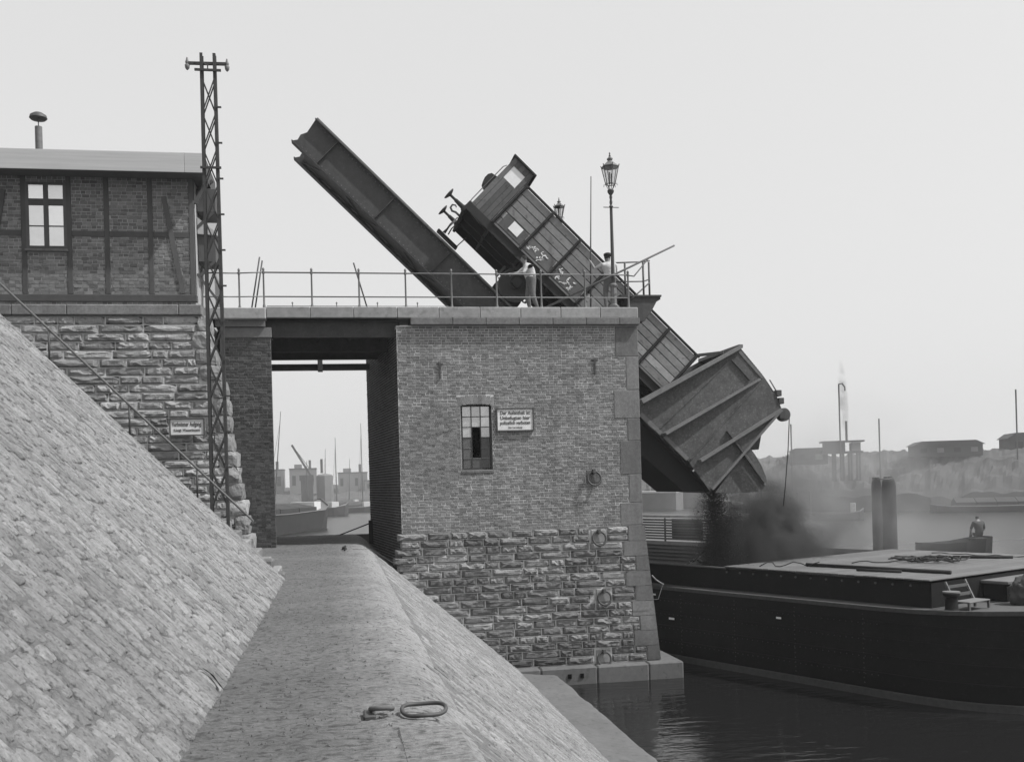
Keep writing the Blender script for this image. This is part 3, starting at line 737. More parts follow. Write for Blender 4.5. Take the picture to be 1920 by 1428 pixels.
for s_ in STUD:
    if abs(s_+7.3) < .01 or abs(s_+6.27) < .01: MB().bbox(s_-.06, s_+.06, LY+.035, LY+.2, 6.385, 9.45, .008).build('post', MAT['timber'], house)
    else:
        MB().bbox(s_-.06, s_+.06, LY+.035, LY+.2, 6.385, 9.45, .008).build('post', MAT['timber'], house)
MB().bbox(-14, HX+.01, LY+.02, LY+.2, 6.205, 6.38, .01).build('sill_beam', MAT['timber'], house)
for i in range(len(STUD)-1):
    if abs(STUD[i]+7.3) < .01: continue
    MB().bbox(STUD[i]+.062, STUD[i+1]-.062, LY+.04, LY+.2, 7.79, 7.93, .008).build('rail', MAT['timber'], house)
MB().beam((-4.05, LY+.08, 8.8), (-3.64, LY+.08, 6.41), .12, .12, up=(0, 1, 0)).build('brace', MAT['timber'], house)
MB().beam((-7.75, LY+.08, 8.9), (-8.15, LY+.08, 6.41), .12, .12, up=(0, 1, 0)).build('brace', MAT['timber'], house)
# house window with six panes
wn = MB()
x0, x1, z0, z1 = HW; zt = 8.62
wn.box(x0-.05, x0+.02, LY+.03, LY+.12, z0-.05, z1+.06).box(x1-.02, x1+.05, LY+.03, LY+.12, z0-.05, z1+.06).box(x0+.02, x1-.02, LY+.03, LY+.12, z1, z1+.06).box(x0+.02, x1-.02, LY+.03, LY+.12, z0-.05, z0+.02)
xm = (x0+x1)/2; wn.box(xm-.055, xm+.055, LY+.03, LY+.12, z0+.02, z1).box(x0+.02, xm-.055, LY+.03, LY+.12, zt-.09, zt+.07).box(xm+.055, x1-.02, LY+.03, LY+.12, zt-.09, zt+.07)
wn = wn.build('window', MAT['timber'], house)
MB().bbox(x0-.08, x1+.08, LY-.02, LY+.06, z0-.12, z0-.055, .01).build('sill', MAT['ashlar'], wn)
zm = (z0+zt-.09)/2
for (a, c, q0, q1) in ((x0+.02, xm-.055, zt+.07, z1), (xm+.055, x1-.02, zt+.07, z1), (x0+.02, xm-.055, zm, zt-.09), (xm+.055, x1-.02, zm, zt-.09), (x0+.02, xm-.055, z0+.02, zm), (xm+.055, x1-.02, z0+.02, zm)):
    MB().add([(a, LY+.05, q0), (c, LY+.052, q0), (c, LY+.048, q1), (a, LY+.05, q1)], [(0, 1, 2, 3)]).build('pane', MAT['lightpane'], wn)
for (a, c) in ((x0+.02, xm-.055), (xm+.055, x1-.02)): MB().box(a, c, LY+.032, LY+.056, zm-.012, zm+.012).build('glazing_bar', MAT['timber'], wn)
# roof with deep eaves
rf = MB().box(-14, -3.0, 25.44, 27.8, 9.62, 9.70).box(-14, -3.0, 25.47, 27.8, 9.24, 9.30).box(-14, -4.0, 27.8, 33, 9.4, 9.7).build('roof', MAT['roofing'], house)
xs = [-14, -3.45, -3.03]
for k in range(2):
    MB().bbox(xs[k]+.003, xs[k+1]-.003, 25.40, 25.44, 9.215, 9.685, .006).build('fascia_board', MAT['fascia'], rf)
MB().box(-3.03, -2.99, 25.42, 27.8, 9.22, 9.68).build('verge_board', MAT['timber'], rf)
for y in (26.1, 27.5):
    MB().beam((HX+.02, y, 8.65), (-3.02, y, 9.2), .1, .1, up=(0, 1, 0)).build('eave_bracket', MAT['timber'], rf)
# stove pipe with a mushroom cap
pipe = MB().lathe([(.085, 9.6), (.085, 10.62)], (-7.05, 26.6, 0), 14).build('stove_pipe', MAT['steelrib'], house, smooth=False); autosmooth(pipe)
autosmooth(MB().lathe([(.012, 10.6), (.012, 10.80)], (-7.05, 26.6, 0), 8).lathe([(.02, 10.77), (.17, 10.79), (.21, 10.83), (.19, 10.90), (.10, 10.96), (.02, 10.98)], (-7.05, 26.6, 0), 18).build('cap', MAT['iron'], pipe), 50)
# wooden bay on the gable side
bay = MB().bbox(HX+.01, -2.86, 26.5, 27.6, 8.56, 9.15, .01).build('bay_upper', MAT['timber'], house)
MB().box(HX+.01, -2.9, 26.55, 27.5, 7.32, 8.0).build('bay_lower', MAT['timber'], house)
MB().prism([(HX+.01, 8.42), (-2.84, 8.02), (-2.84, 7.97), (HX+.01, 8.0)], 26.48, 27.56).build('bay_roof', MAT['fascia'], house)
for (za, zb) in ((8.15, 8.55), (6.9, 7.31), (8.98, 9.35)):
    MB().beam((HX, 26.5, za), (-2.92, 26.5, zb), .07, .07, up=(0, 1, 0)).build('bay_bracket', MAT['timber'], house)
MB().beam((HX, 26.3, 6.95), (-2.75, 26.3, 6.15), .06, .06, up=(0, 1, 0)).build('bay_strut', MAT['timber'], house)
# ------------------------------------------------------------------ stone steps at the end of the left slope
steps = thing('stone_steps', 'worn stone steps climbing from the path beside the lattice mast', 'steps', (-1.2, 17.9, 0))
for i in range(9):
    MB().bbox(-1.02-.17*(i+1)-.28, -1.02-.17*i+random.uniform(-.015, .015), 17.48, 18.5, -.1+.17*i*.0, .165*(i+1)-.01, .02).build('step', MAT['rubble'], steps)
for (x, y, z, sx, sz) in ((-1.0, 17.4, .05, .16, .14), (-1.2, 17.4, .27, .2, .16)):
    MB().bbox(x-sx/2, x+sx/2, y-.2, y+.25, z-sz/2, z+sz/2, .03).build('kerb_block', MAT['rubble'], steps)

# handrail up the slope
hr = thing('slope_handrail', 'thin iron handrail slanting up the left slope behind its crest', 'handrail', (-2, 17.42, 1))
A, B_ = Vector((-1.62, 17.42, 1.20)), Vector((-6.4, 17.42, 6.10))
MB().tube([(-1.46, 17.42, .92), (-1.42, 17.42, 1.0), (-1.5, 17.42, 1.08), A, B_], .019, 8).build('rail', MAT['ringiron'], hr, smooth=True)
for x in (-2.3, -3.34, -4.55, -5.7):
    z = 1.20 + (-1.62-x)*1.025; MB().tube([(x, 17.42, lz(x)-.02), (x, 17.42, z)], .016, 6).build('post', MAT['iron'], hr, smooth=True)

# ------------------------------------------------------------------ lattice mast
mast = thing('lattice_mast', 'tall slender iron lattice mast with insulators on its crossarms', 'mast', (-1.96, 17.75, .8))
MX, MYY = (-2.11, -1.83), (17.60, 17.74)
def lean(x, z): return x + (z-4)*0.004*(1 if x < -2 else -.5)
for x in MX:
    for y in MYY:
        sx = 1 if x == MX[0] else -1; sy = 1 if y == MYY[0] else -1
        zb = lz(x)-.15
        b = MB()
        b.beam((lean(x, zb)+sx*.022, y, zb), (lean(x, 8.86)+sx*.022, y, 8.86), .045, .009, up=(0, 1, 0))
        b.beam((lean(x, zb), y+sy*.022, zb), (lean(x, 8.86), y+sy*.022, 8.86), .009, .045, up=(0, 1, 0))
        b.build('leg', MAT['mastiron'], mast)
z = 1.25; k = 0
while z < 8.4:
    h = .60
    for face in range(2):
        if face < 2:
            y = MYY[face]; pa, pb = (lean(MX[0], z)+.02, y, z), (lean(MX[1], z+h)-.02, y, z+h); pc, pd = (lean(MX[1], z)-.02, y+.01, z), (lean(MX[0], z+h)+.02, y+.01, z+h); u = (0, 1, 0)
        else:
            x = lean(MX[face-2], z); pa, pb = (x, MYY[0]+.02, z), (x, MYY[1]-.02, z+h); pc, pd = (x+.01, MYY[1]-.02, z), (x+.01, MYY[0]+.02, z+h); u = (1, 0, 0)
        MB().beam(pa, pb, .022, .007, up=u).build('brace', MAT['mastiron'], mast); MB().beam(pc, pd, .022, .007, up=u).build('brace', MAT['mastiron'], mast)
    z += h; k += 1
for z in (1.9, 2.5, 3.1, 3.7, 4.35, 4.95, 5.55, 6.15, 6.75, 7.35, 7.95):
    MB().beam((lean(MX[1], z), MYY[0]-.01, z), (lean(MX[1], z)+.075, MYY[0]-.01, z), .02, .028).build('climbing_peg', MAT['mastiron'], mast)
for (z, xa, xb) in ((6.93, -2.13, -1.79), (8.565, -2.18, -1.75)):
    MB().beam((xa, MYY[0]-.02, z), (xb, MYY[0]-.02, z), .035, .035).build('tie_bar', MAT['mastiron'], mast)
arm = MB().beam((-2.30, 17.7, 8.715), (-1.67, 17.7, 8.725), .045, .045).build('crossarm', MAT['mastiron'], mast)
for x in (-2.31, -1.66):
    autosmooth(MB().lathe([(.012, 8.60), (.035, 8.63), (.042, 8.68), (.025, 8.70), (.034, 8.73), (.022, 8.76), (.012, 8.81)], (x, 17.7, 0), 10).build('insulator', MAT['steelrib'], arm), 50)
MB().tube([(-2.06, 17.62, 8.70), (-1.97, 17.62, 8.66), (-1.88, 17.62, 8.70)], .011, 6).tube([(-1.97, 17.62, 8.66), (-1.97, 17.62, 8.56)], .010, 6).build('spreader', MAT['mastiron'], mast)

# ------------------------------------------------------------------ railing on the tower and bridge
def railing(name, label, posts, y, z0, top, mid, grp=None):
    t_ = thing(name, label, 'railing', (posts[0], y, z0))
    for x in posts:
        p_ = MB().lathe([(.038, z0-.02), (.038, z0+.05), (.026, z0+.10), (.022, z0+top-.05), (.034, z0+top-.03), (.034, z0+top+.03), (.018, z0+top+.04)], (x, y, 0), 10).build('post', MAT['railiron'], t_)
        autosmooth(p_, 50)
        MB().lathe([(.012, z0+top+.03), (.03, z0+top+.055), (.034, z0+top+.085), (.02, z0+top+.115), (.006, z0+top+.13)], (x, y, 0), 10).build('knob', MAT['railiron'], p_, smooth=True)
    a, c = posts[0], posts[-1]
    MB().tube([(a, y, z0+top), (c, y, z0+top)], .019, 8).build('top_rail', MAT['railiron'], t_, smooth=True)
    MB().tube([(a, y, z0+mid), (c, y, z0+mid)], .017, 8).build('middle_rail', MAT['railiron'], t_, smooth=True)
    return t_
RZ = 6.245; RY = 27.08
PX_ = [-1.77+i*1.228 for i in range(9)]
rl = railing('iron_railing', 'iron railing with ball topped posts along the edge of bridge and tower', PX_+[8.06], RY, RZ, .92, .29)
for x in (-1.05, .09, 1.16, 2.22):
    MB().lathe([(.03, RZ-.01), (.012, RZ+.05), (.012, RZ+.10), (.026, RZ+.13), (.008, RZ+.16)], (x, RY+.02, 0), 8).build('rod_stand', MAT['railiron'], rl, smooth=True)
MB().tube([(-1.7, RY+.02, RZ+.05), (3.1, RY+.02, RZ+.05)], .009, 6).build('point_rod', MAT['railiron'], rl, smooth=True)
rl2 = railing('landing_railing', 'short length of iron railing on the landing behind the lattice mast', [-3.3, -2.38], RY-.1, 6.19, .93, .32)
MB().tube([(-2.38, RY-.1, 6.19+.93), (-1.80, RY-.02, 6.245+.92)], .017, 8).build('top_rail', MAT['railiron'], rl2, smooth=True)
MB().tube([(-2.38, RY-.1, 6.19+.32), (-1.80, RY-.02, 6.245+.29)], .015, 8).build('middle_rail', MAT['railiron'], rl2, smooth=True)
# lever rods
for (lab, p0, p1) in (('thin iron lever rod leaning behind the landing railing, left of the close pair', (-2.15, 27.6, 6.2), (-1.89, 27.6, 7.68)), ('thin iron lever rod leaning behind the landing railing, right of the close pair', (-2.07, 27.7, 6.2), (-1.83, 27.7, 7.61)), ('single lever rod leaning left behind the bridge railing', (.94, 27.6, 6.2), (.57, 27.6, 7.55))):
    t_ = thing('lever_rod', lab, 'lever', p0, group='lever rods on the bridge')
    MB().tube([p0, p1], .02, 8).build('rod', MAT['iron'], t_, smooth=True)
    MB().bbox(p0[0]-.07, p0[0]+.07, p0[1]-.05, p0[1]+.05, p0[2]-.02, p0[2]+.08, .01).build('foot', MAT['iron'], t_)

# ------------------------------------------------------------------ gas lamps
def lamp(label, x, y, z0, H, k=None):
    t_ = thing('gas_lamp', label, 'street lamp', (x, y, z0), group='gas lamps on the tower'); k = k or H/4.40
    def Z(v): return z0+v*k if v < .74 else z0+H-(4.40-v)*k
    autosmooth(MB().lathe([(.16, Z(0)), (.16, Z(.10)), (.11, Z(.14)), (.095, Z(.16)), (.085, Z(.62)), (.12, Z(.66)), (.12, Z(.70)), (.07, Z(.74))], (x, y, 0), 8).build('base', MAT['railiron'], t_), 30)
    col = autosmooth(MB().lathe([(.055, Z(.74)), (.042, Z(2.7)), (.04, Z(2.85)), (.06, Z(2.88)), (.03, Z(2.93)), (.045, Z(3.0)), (.03, Z(3.08)), (.045, Z(3.14)), (.035, Z(3.2)), (.09, Z(3.28)), (.095, Z(3.33)), (.06, Z(3.36))], (x, y, 0), 12).build('post', MAT['iron'], t_), 40)
    MB().tube([(x-.22, y, Z(2.86)), (x+.22, y, Z(2.86))], .012, 6).build('ladder_bar', MAT['iron'], col, smooth=True)
    # six sided lantern: ribs, panes, rings, roof, finial
    n = 6; zb, zt = Z(3.50), Z(3.98); q_ = min(1, k); rb, rt = .135*q_, .245*q_
    fr = MB()
    for i in range(n):
        a = 2*math.pi*(i+.5)/n; ca, sa = math.cos(a), math.sin(a); a2 = 2*math.pi*(i+1.5)/n; cb_, sb_ = math.cos(a2), math.sin(a2)
        fr.beam((x+rb*ca, y+rb*sa, zb), (x+rt*ca, y+rt*sa, zt), .018, .018)
        fr.beam((x+rb*ca, y+rb*sa, zb), (x+rb*cb_, y+rb*sb_, zb), .018, .018); fr.beam((x+rt*ca, y+rt*sa, zt), (x+rt*cb_, y+rt*sb_, zt), .022, .026)
        fr.beam((x+.05*ca, y+.05*sa, Z(3.34)), (x+rb*ca, y+rb*sa, zb), .014, .014)
    ln = fr.build('lantern_frame', MAT['iron'], t_)
    for i in range(n):
        a = 2*math.pi*(i+.5)/n; a2 = 2*math.pi*(i+1.5)/n; e = .97
        q = [(x+rb*e*math.cos(a), y+rb*e*math.sin(a), zb+.01), (x+rb*e*math.cos(a2), y+rb*e*math.sin(a2), zb+.01), (x+rt*e*math.cos(a2), y+rt*e*math.sin(a2), zt-.02), (x+rt*e*math.cos(a), y+rt*e*math.sin(a), zt-.02)]
        MB().add(q, [(0, 1, 2, 3)]).build('pane', MAT['glass'], ln)
        MB().tube([(x+rb*math.cos(a), y+rb*math.sin(a), zb), (x+(rb+.05)*math.cos(a), y+(rb+.05)*math.sin(a), zb+.01), (x+(rb+.06)*math.cos(a), y+(rb+.06)*math.sin(a), zb-.05)], .008, 5).build('scroll', MAT['iron'], ln, smooth=True)
        MB().beam((x+rt*math.cos(a), y+rt*math.sin(a), zt), (x+(rt+.02)*math.cos(a), y+(rt+.02)*math.sin(a), zt+.06), .02, .02).build('crown_point', MAT['iron'], ln)
    MB().tube([(x-.02, y, zb), (x-.02, y, zb+.34)], .018, 6).tube([(x+.03, y, zb), (x+.03, y, zb+.30)], .014, 6).build('burner', MAT['ringiron'], ln, smooth=True)
    rf_ = MB().lathe([(r_*q_, zt+v*q_) for r_, v in ((.255, 0), (.235, .03), (.15, .10), (.07, .17), (.06, .19), (.085, .21), (.085, .24), (.05, .27), (.03, .30))], (x, y, 0), 6).build('lantern_roof', MAT['steelrib'], ln)
    MB().lathe([(r_*q_, zt+v*q_) for r_, v in ((.02, .29), (.032, .32), (.012, .35), (.024, .38), (.006, .42))], (x, y, 0), 8).build('finial', MAT['iron'], ln, smooth=True)
# clear glass for the lanterns
m = bpy.data.materials.new('glass'); m.use_nodes = True; t = m.node_tree; t.nodes.clear()
o_ = t.nodes.new('ShaderNodeOutputMaterial'); mxs = t.nodes.new('ShaderNodeMixShader'); tr = t.nodes.new('ShaderNodeBsdfTransparent'); gl = t.nodes.new('ShaderNodeBsdfGlossy')
tr.inputs[0].default_value = (.86, .86, .86, 1); gl.inputs['Roughness'].default_value = .08; mxs.inputs[0].default_value = .14
t.links.new(tr.outputs[0], mxs.inputs[1]); t.links.new(gl.outputs[0], mxs.inputs[2]); t.links.new(mxs.outputs[0], o_.inputs[0]); MAT['glass'] = m
lamp('gas lamp with six sided lantern on the tower edge in front of the wagon', 7.71, 27.0+.35, 6.245, 4.40)
lamp('gas lamp whose lantern top pokes out behind the tipped wagon', 7.42, 32.6, 6.24, 4.62, .74)

# ------------------------------------------------------------------ tipping platform and wagon (both tilted about 44.5 degrees)
T = R(44.5); S2 = 8.38
def tilt_loc(s1, s2): return (s1*math.cos(T)+s2*math.sin(T), 30.0, -s1*math.sin(T)+s2*math.cos(T))
plat = thing('tipping_platform', 'long dark steel tipping platform slanting up into the sky on the left', 'platform', tilt_loc(0, S2), (0, T, 0))
E0, E1 = -8.66, 2.3
for y in (-.72, .78):
    g = MB()
    # web with a notched upper end
    g.prism([(E0+.06, -1.0), (E0-.02, -.98), (E0+.06, -.86), (E0+.02, -.70), (E0+.10, -.52), (E0+.06, -.30), (E0+.02, -.10), (E1, -.10), (E1, -1.0)], y-.012, y+.012)
    g.box(E0+.02, E1, y-.15, y+.15, -.10, -.075).box(E0-.02, E1, y-.15, y+.15, -1.025, -1.0)
    w = g.build('girder', MAT['girder'], plat, local=True)
    x = E0+.9
    while x < E1:
        MB().box(x-.01, x+.01, y-.12, y-.012, -.98, -.12).build('stiffener', MAT['girder'], w, local=True); x += 2.2
    MB().box(E0+.02, E1, y-.03, y+.03, -.075, 0.0).build('rail', MAT['steelrib'], plat, local=True)
b = MB()
for i in range(72):
    x = E0+.3+i*.15
    for z in (-.16, -.94): b.lathe([(.020, 0), (.015, .012), (.004, .016)], (x, -.732, z), 6, (0, -1, 0))
o_ = b.build('rivets', MAT['steelrib'], plat, local=True); o_['kind'] = 'stuff'
x = E0+.25
while x < E1:
    MB().box(x-.06, x+.06, -.70, .76, -.75, -.35).build('cross_beam', MAT['girder'], plat, local=True); x += 1.15
MB().box(E0+.3, E1, -.70, .76, -.90, -.885).build('bottom_plate', MAT['girder'], plat, local=True)
x = E0+.3; k = 0
while x < E1-1.2:
    MB().beam((x, -.7 if k % 2 else .76, -.93), (x+1.15, .76 if k % 2 else -.7, -.93), .08, .02).build('brace', MAT['girder'], plat, local=True); x += 1.15; k += 1
for i in range(19):
    x = E0+.2+i*.58
    if x < E1-.2: MB().bbox(x-.12, x+.12, -.56, .62, -.30, -.09, .01).build('sleeper', MAT['darkboard'], plat, local=True)

wag = thing('coal_wagon', 'tipped wooden coal wagon with a brakeman cab pouring into the chute', 'wagon', tilt_loc(0, S2), (0, T, 0))
BX0, BX1, BZ0, BZ1, HWD = -3.10, 4.02, 1.27, 2.655, 1.35
def wb(b, name, m_, par=None, **k): return b.build(name, MAT[m_], par or wag, local=True, **k)
npl = 6; ph = (BZ1-BZ0)/npl
for sy in (-1, 1):
    for i in range(npl):
        z0 = BZ0+i*ph; y0 = sy*HWD
        wb(MB().bbox(BX0, BX1, min(y0, y0-sy*.05), max(y0, y0-sy*.05), z0+.010, z0+ph-.010, .010), 'plank', 'plank')
    for k, x in enumerate((-3.04, -1.97, -.87, .28, 1.42, 2.8, 3.95)):
        b = MB().box(x-.045, x+.045, min(sy*HWD, sy*(HWD+.07)), max(sy*HWD, sy*(HWD+.07)), BZ0-.06, BZ1+.02).box(x-.01, x+.01, min(sy*(HWD+.07), sy*(HWD+.12)), max(sy*(HWD+.07), sy*(HWD+.12)), BZ0-.05, BZ1)
        wb(b, 'stanchion', 'underframe')
    wb(MB().box(BX0-.02, BX1+.02, sy*HWD-.06, sy*HWD+.06, BZ1+.02, BZ1+.06), 'top_rim', 'underframe')
    wb(MB().box(-3.85, 4.15, sy*1.30-.04, sy*1.30+.04, BZ0-.30, BZ0-.065), 'sole_bar', 'underframe')
    wb(MB().box(BX0, BX1, sy*1.36-.02, sy*1.36+.02, BZ0-.062, BZ0-.01), 'floor_edge', 'steelrib')
wb(MB().box(BX0+.05, BX1-.02, -HWD+.055, -HWD+.065, BZ0, BZ1).box(BX0+.05, BX1-.02, HWD-.065, HWD-.055, BZ0, BZ1), 'gap_blocker', 'underframe')  # dark sheets added to stop sky showing through the plank gaps
# lettering panels: lower two planks painted dark, white plate and chalk marks
for (x0, x1) in ((-2.9, -2.05), (-1.88, -.95), (-.78, .2)):
    wb(MB().box(x0, x1, -HWD-.022, -HWD-.004, BZ0+.03, BZ0+.44), 'side_panel', 'cabwood')
wb(MB().box(-2.42-.19, -2.42+.17, -HWD-.034, -HWD-.024, BZ0+.13, BZ0+.42), 'number_plate', 'paper')
rnd = random.Random(33); b = MB()
for (cx_, n) in ((-1.72, 7), (-1.35, 8), (-.55, 9), (-.25, 9)):
    for i in range(n):
        x = cx_+rnd.uniform(-.16, .16); z = BZ0+rnd.uniform(.08, .36); a = rnd.uniform(0, 3.1); l = rnd.uniform(.04, .12); pts = [(x+l*(t-.5)*math.cos(a)+.03*math.sin(5*t+i), -HWD-.03, z+l*(t-.5)*math.sin(a)+.03*math.cos(4*t+i)) for t in (0, .25, .5, .75, 1)]
        for q in range(4): b.beam(pts[q], pts[q+1], rnd.uniform(.012, .04), .008, up=(0, 1, 0))
o_ = wb(b, 'chalk_marks', 'chalk'); o_['kind'] = 'stuff'
wb(MB().box(.5, 1.2, -HWD-.02, -HWD-.004, BZ0+.1, BZ0+.4), 'side_panel', 'plank')
# floor, ends, underframe
wb(MB().box(BX0, BX1, -HWD+.06, HWD-.06, BZ0-.06, BZ0), 'floor', 'underframe')
wb(MB().box(BX0, BX0+.05, -HWD+.06, HWD-.06, BZ0, BZ1), 'end_wall', 'plank')
wb(MB().box(-3.93, -3.85, -1.30, 1.30, BZ0-.36, BZ0-.04), 'headstock', 'underframe')
wb(MB().box(-3.85, BX0, -1.30, 1.30, BZ0-.10, BZ0-.06), 'platform_floor', 'underframe')
for x in (-3.0, -1.8, -.6, .6, 1.8, 3.0): wb(MB().box(x-.05, x+.05, -1.25, 1.25, BZ0-.28, BZ0-.07), 'cross_member', 'underframe')
for y in (-.35, .35): wb(MB().box(-3.85, 4.1, y-.04, y+.04, BZ0-.30, BZ0-.08), 'center_sill', 'underframe')
for sx in (-1.36, 2.4):
    for sy in (-.76, .76):
        prof = [(.50, -.07), (.50, .045), (.46, .05), (.43, .03), (.14, .03), (.13, .10)] if sy > 0 else [(.13, -.10), (.14, -.03), (.43, -.03), (.46, -.05), (.50, -.045), (.50, .07)]
        w = wb(MB().lathe(prof, (sx, sy, .50), 24, (0, 1, 0)), 'wheel', 'iron'); autosmooth(w, 40)
    wb(MB().tube([(sx, -1.05, .5), (sx, 1.05, .5)], .07, 10), 'axle', 'iron', smooth=True)
    for sy in (-1.10, 1.10):
        w = wb(MB().bbox(sx-.14, sx+.14, sy-.09, sy+.09, .38, .66, .02), 'axle_box', 'underframe')
        wb(MB().prism([(sx-.34, BZ0-.30), (sx+.34, BZ0-.30), (sx+.17, .40), (sx+.15, .40), (sx+.15, .66), (sx-.15, .66), (sx-.15, .40), (sx-.17, .40)], sy-.02, sy+.02), 'axle_guard', 'underframe')
        for i in range(4): wb(MB().box(sx-.55+i*.09, sx+.55-i*.09, sy-.045+.001*i, sy+.045-.001*i, .80-i*.028, .825-i*.028), 'leaf_spring', 'underframe', w)
    for side in (-1, 1):
        wb(MB().prism([(sx+side*.53, .32), (sx+side*.60, .35), (sx+side*.62, .70), (sx+side*.55, .72)], -.82, -.70), 'brake_shoe', 'iron')
for y in (-.875, .875):
    bu = wb(MB().lathe([(.11, 0), (.11, -.04), (.075, -.06), (.055, -.34), (.04, -.36), (.04, -.55)], (-3.93, y, 1.06), 12, (1, 0, 0)), 'buffer', 'underframe'); autosmooth(bu, 40)
    wb(MB().lathe([(.04, -.53), (.15, -.57), (.185, -.60), (.185, -.615), (.02, -.63)], (-3.93, y, 1.06), 18, (1, 0, 0)), 'buffer_head', 'iron', bu, smooth=True)
hk = [(-3.93, 0, 1.05), (-4.12, 0, 1.05), (-4.22, 0, 1.0), (-4.32, 0, 1.04), (-4.34, 0, 1.14), (-4.26, 0, 1.20), (-4.2, 0, 1.17)]
wb(MB().tube(hk, [.035, .035, .035, .032, .028, .024, .015], 8), 'coupling_hook', 'iron', smooth=True)
for (x, y, l) in ((-3.98, .35, .5), (-3.96, -.1, .62), (-3.9, .5, .42)): wb(MB().tube([(x, y, .95), (x-.02, y, .95-l*.5), (x+.03, y, .95-l)], .02, 6), 'brake_hose', 'iron', smooth=True)
# hanging foot board under the cab
fb = wb(MB().bbox(-4.25, -3.45, 1.0, 1.28, .52, .60, .01), 'foot_board', 'underframe')
for x in (-4.1, -3.5): wb(MB().tube([(x, 1.2, .59), (x+.03, 1.2, 1.05)], .017, 6), 'step_hanger', 'iron', fb, smooth=True)
# brakeman's cab
CX0, CX1, CZ0, CZ1 = -3.88, -3.14, 1.22, 3.19
for i in range(5):
    x0 = CX0+i*(CX1-CX0)/5
    if i in (1, 2, 3):
        wb(MB().bbox(x0+.003, x0+(CX1-CX0)/5-.003, -.98, -.95, CZ0, 2.52, .004), 'cab_board', 'cabwood'); wb(MB().bbox(x0+.003, x0+(CX1-CX0)/5-.003, -.98, -.95, 2.98, CZ1, .004), 'cab_board', 'cabwood')
    else: wb(MB().bbox(x0+.003, x0+(CX1-CX0)/5-.003, -.98, -.95, CZ0, CZ1, .004), 'cab_board', 'cabwood')
wb(MB().box(CX0+.14, CX1-.14, -.965, -.955, 2.50, 3.0), 'cab_window', 'paper')
wb(MB().box(CX0, CX0+.03, -.95, .95, CZ0, CZ1).box(CX1-.03, CX1, -.95, .95, CZ0, CZ1).box(CX0, CX1, .95, .98, CZ0, CZ1), 'cab_wall', 'cabwood')
wb(MB().bbox(CX0-.07, CX1+.07, -1.05, 1.05, CZ1, CZ1+.06, .01), 'cab_roof', 'underframe')
autosmooth(wb(MB().prism([(CX0, 1.95), (CX0-.18, 2.02), (CX0-.24, 2.14), (CX0-.24, 2.28), (CX0-.18, 2.38), (CX0, 2.42)], -.92, -.5), 'cab_locker', 'underframe'), 40)
wb(MB().tube([(CX0-.05, -.95, 1.3), (CX0-.07, -.95, 1.4), (CX0-.07, -.95, 2.75), (CX0-.02, -.95, 2.85)], .014, 6), 'grab_iron', 'ringiron', smooth=True)
wb(MB().tube([(-3.86, -1.28, 1.25), (-3.86, -1.28, 1.0), (-3.3, -1.28, .95), (-3.1, -1.28, 1.0)], .014, 6), 'grab_iron', 'ringiron', smooth=True)

# ------------------------------------------------------------------ the chute
chute = thing('coal_chute', 'big riveted steel chute hanging over the barge below the wagon', 'chute', (10.5, 30, 1.1))
CA, CB, CC, CD_, CE = (8.7, 3.76), (11.82, 5.33), (12.55, 4.45), (12.93, 3.88), (13.09, 3.45)
lowc = [(12.05, 2.38), (10.78, 1.09), (10.12, 2.01), (9.33, 2.79), (8.69, 3.45)]
near, far = 28.4, 31.7
# extend the plate into the tower so that it joins its floor
poly = [(8.0, 3.44), CA, CB, CC, CD_, CE] + lowc + [(8.0, 4.14)]
poly = [CA, CB, CC, CD_, CE] + lowc
for y in (near, far):
    MB().prism(poly, y-.012, y+.012).build('side_plate', MAT['steelplate'], chute)
# floor and bottom
MB().add([(6.9, near, 5.21), (6.9, far, 5.21), (10.80, far, 1.13), (10.80, near, 1.13)], [(0, 1, 2, 3)]).build('floor_plate', MAT['chutedark'], chute)
MB().prism([(7.0, 4.9), (10.1, 1.95), (10.72, 1.12), (10.1, 1.10), (8.0, 2.9)], near+.3, far-.3).build('floor_frame', MAT['chutedark'], chute)
# ribs, flanges (raised strips on the near plate)
def rib(p, q, w0, w1, dp0, dp1, m_='steelrib', nm='rib', y=near):
    p = Vector((p[0], y-.012, p[1])); q = Vector((q[0], y-.012, q[1])); d = (q-p).normalized(); n = Vector((-d.z, 0, d.x))
    vs = []
    for (e, w, dp) in ((p, w0, dp0), (q, w1, dp1)):
        vs += [e-n*w/2, e+n*w/2, e+n*w/2+Vector((0, -dp, 0)), e-n*w/2+Vector((0, -dp, 0))]
    return MB().add(vs, [(0, 1, 2, 3), (7, 6, 5, 4), (0, 4, 5, 1), (1, 5, 6, 2), (2, 6, 7, 3), (3, 7, 4, 0)]).build(nm, MAT[m_], chute)
rib((8.66, 3.74), (11.84, 5.34), .13, .10, .40, .10)
rib((9.36, 2.80), (12.42, 4.38), .07, .06, .38, .05)
rib((10.44, 2.00), (13.05, 3.46), .08, .10, .24, .10)
rib((10.20, 2.05), (12.45, 4.30), .03, .03, .03, .03, 'steelplate', 'seam')
rib((9.25, 2.95), (11.70, 5.12), .03, .03, .03, .03, 'steelplate', 'seam')
rib((11.33, 2.87), (12.45, 1.30), .04, .04, .10, .10, 'steelplate', 'strut')
rib((10.80, 1.16), (13.00, 3.40), .07, .07, .14, .10)
rib((8.72, 3.40), (9.32, 2.82), .12, .12, .03, .03); rib((9.42, 2.74), (10.1, 2.06), .12, .12, .03, .03)
rib((11.78, 5.22), (12.5, 4.42), .08, .08, .02, .02); rib((11.55, 4.95), (12.1, 4.35), .03, .03, .05, .05, 'steelplate', 'seam')
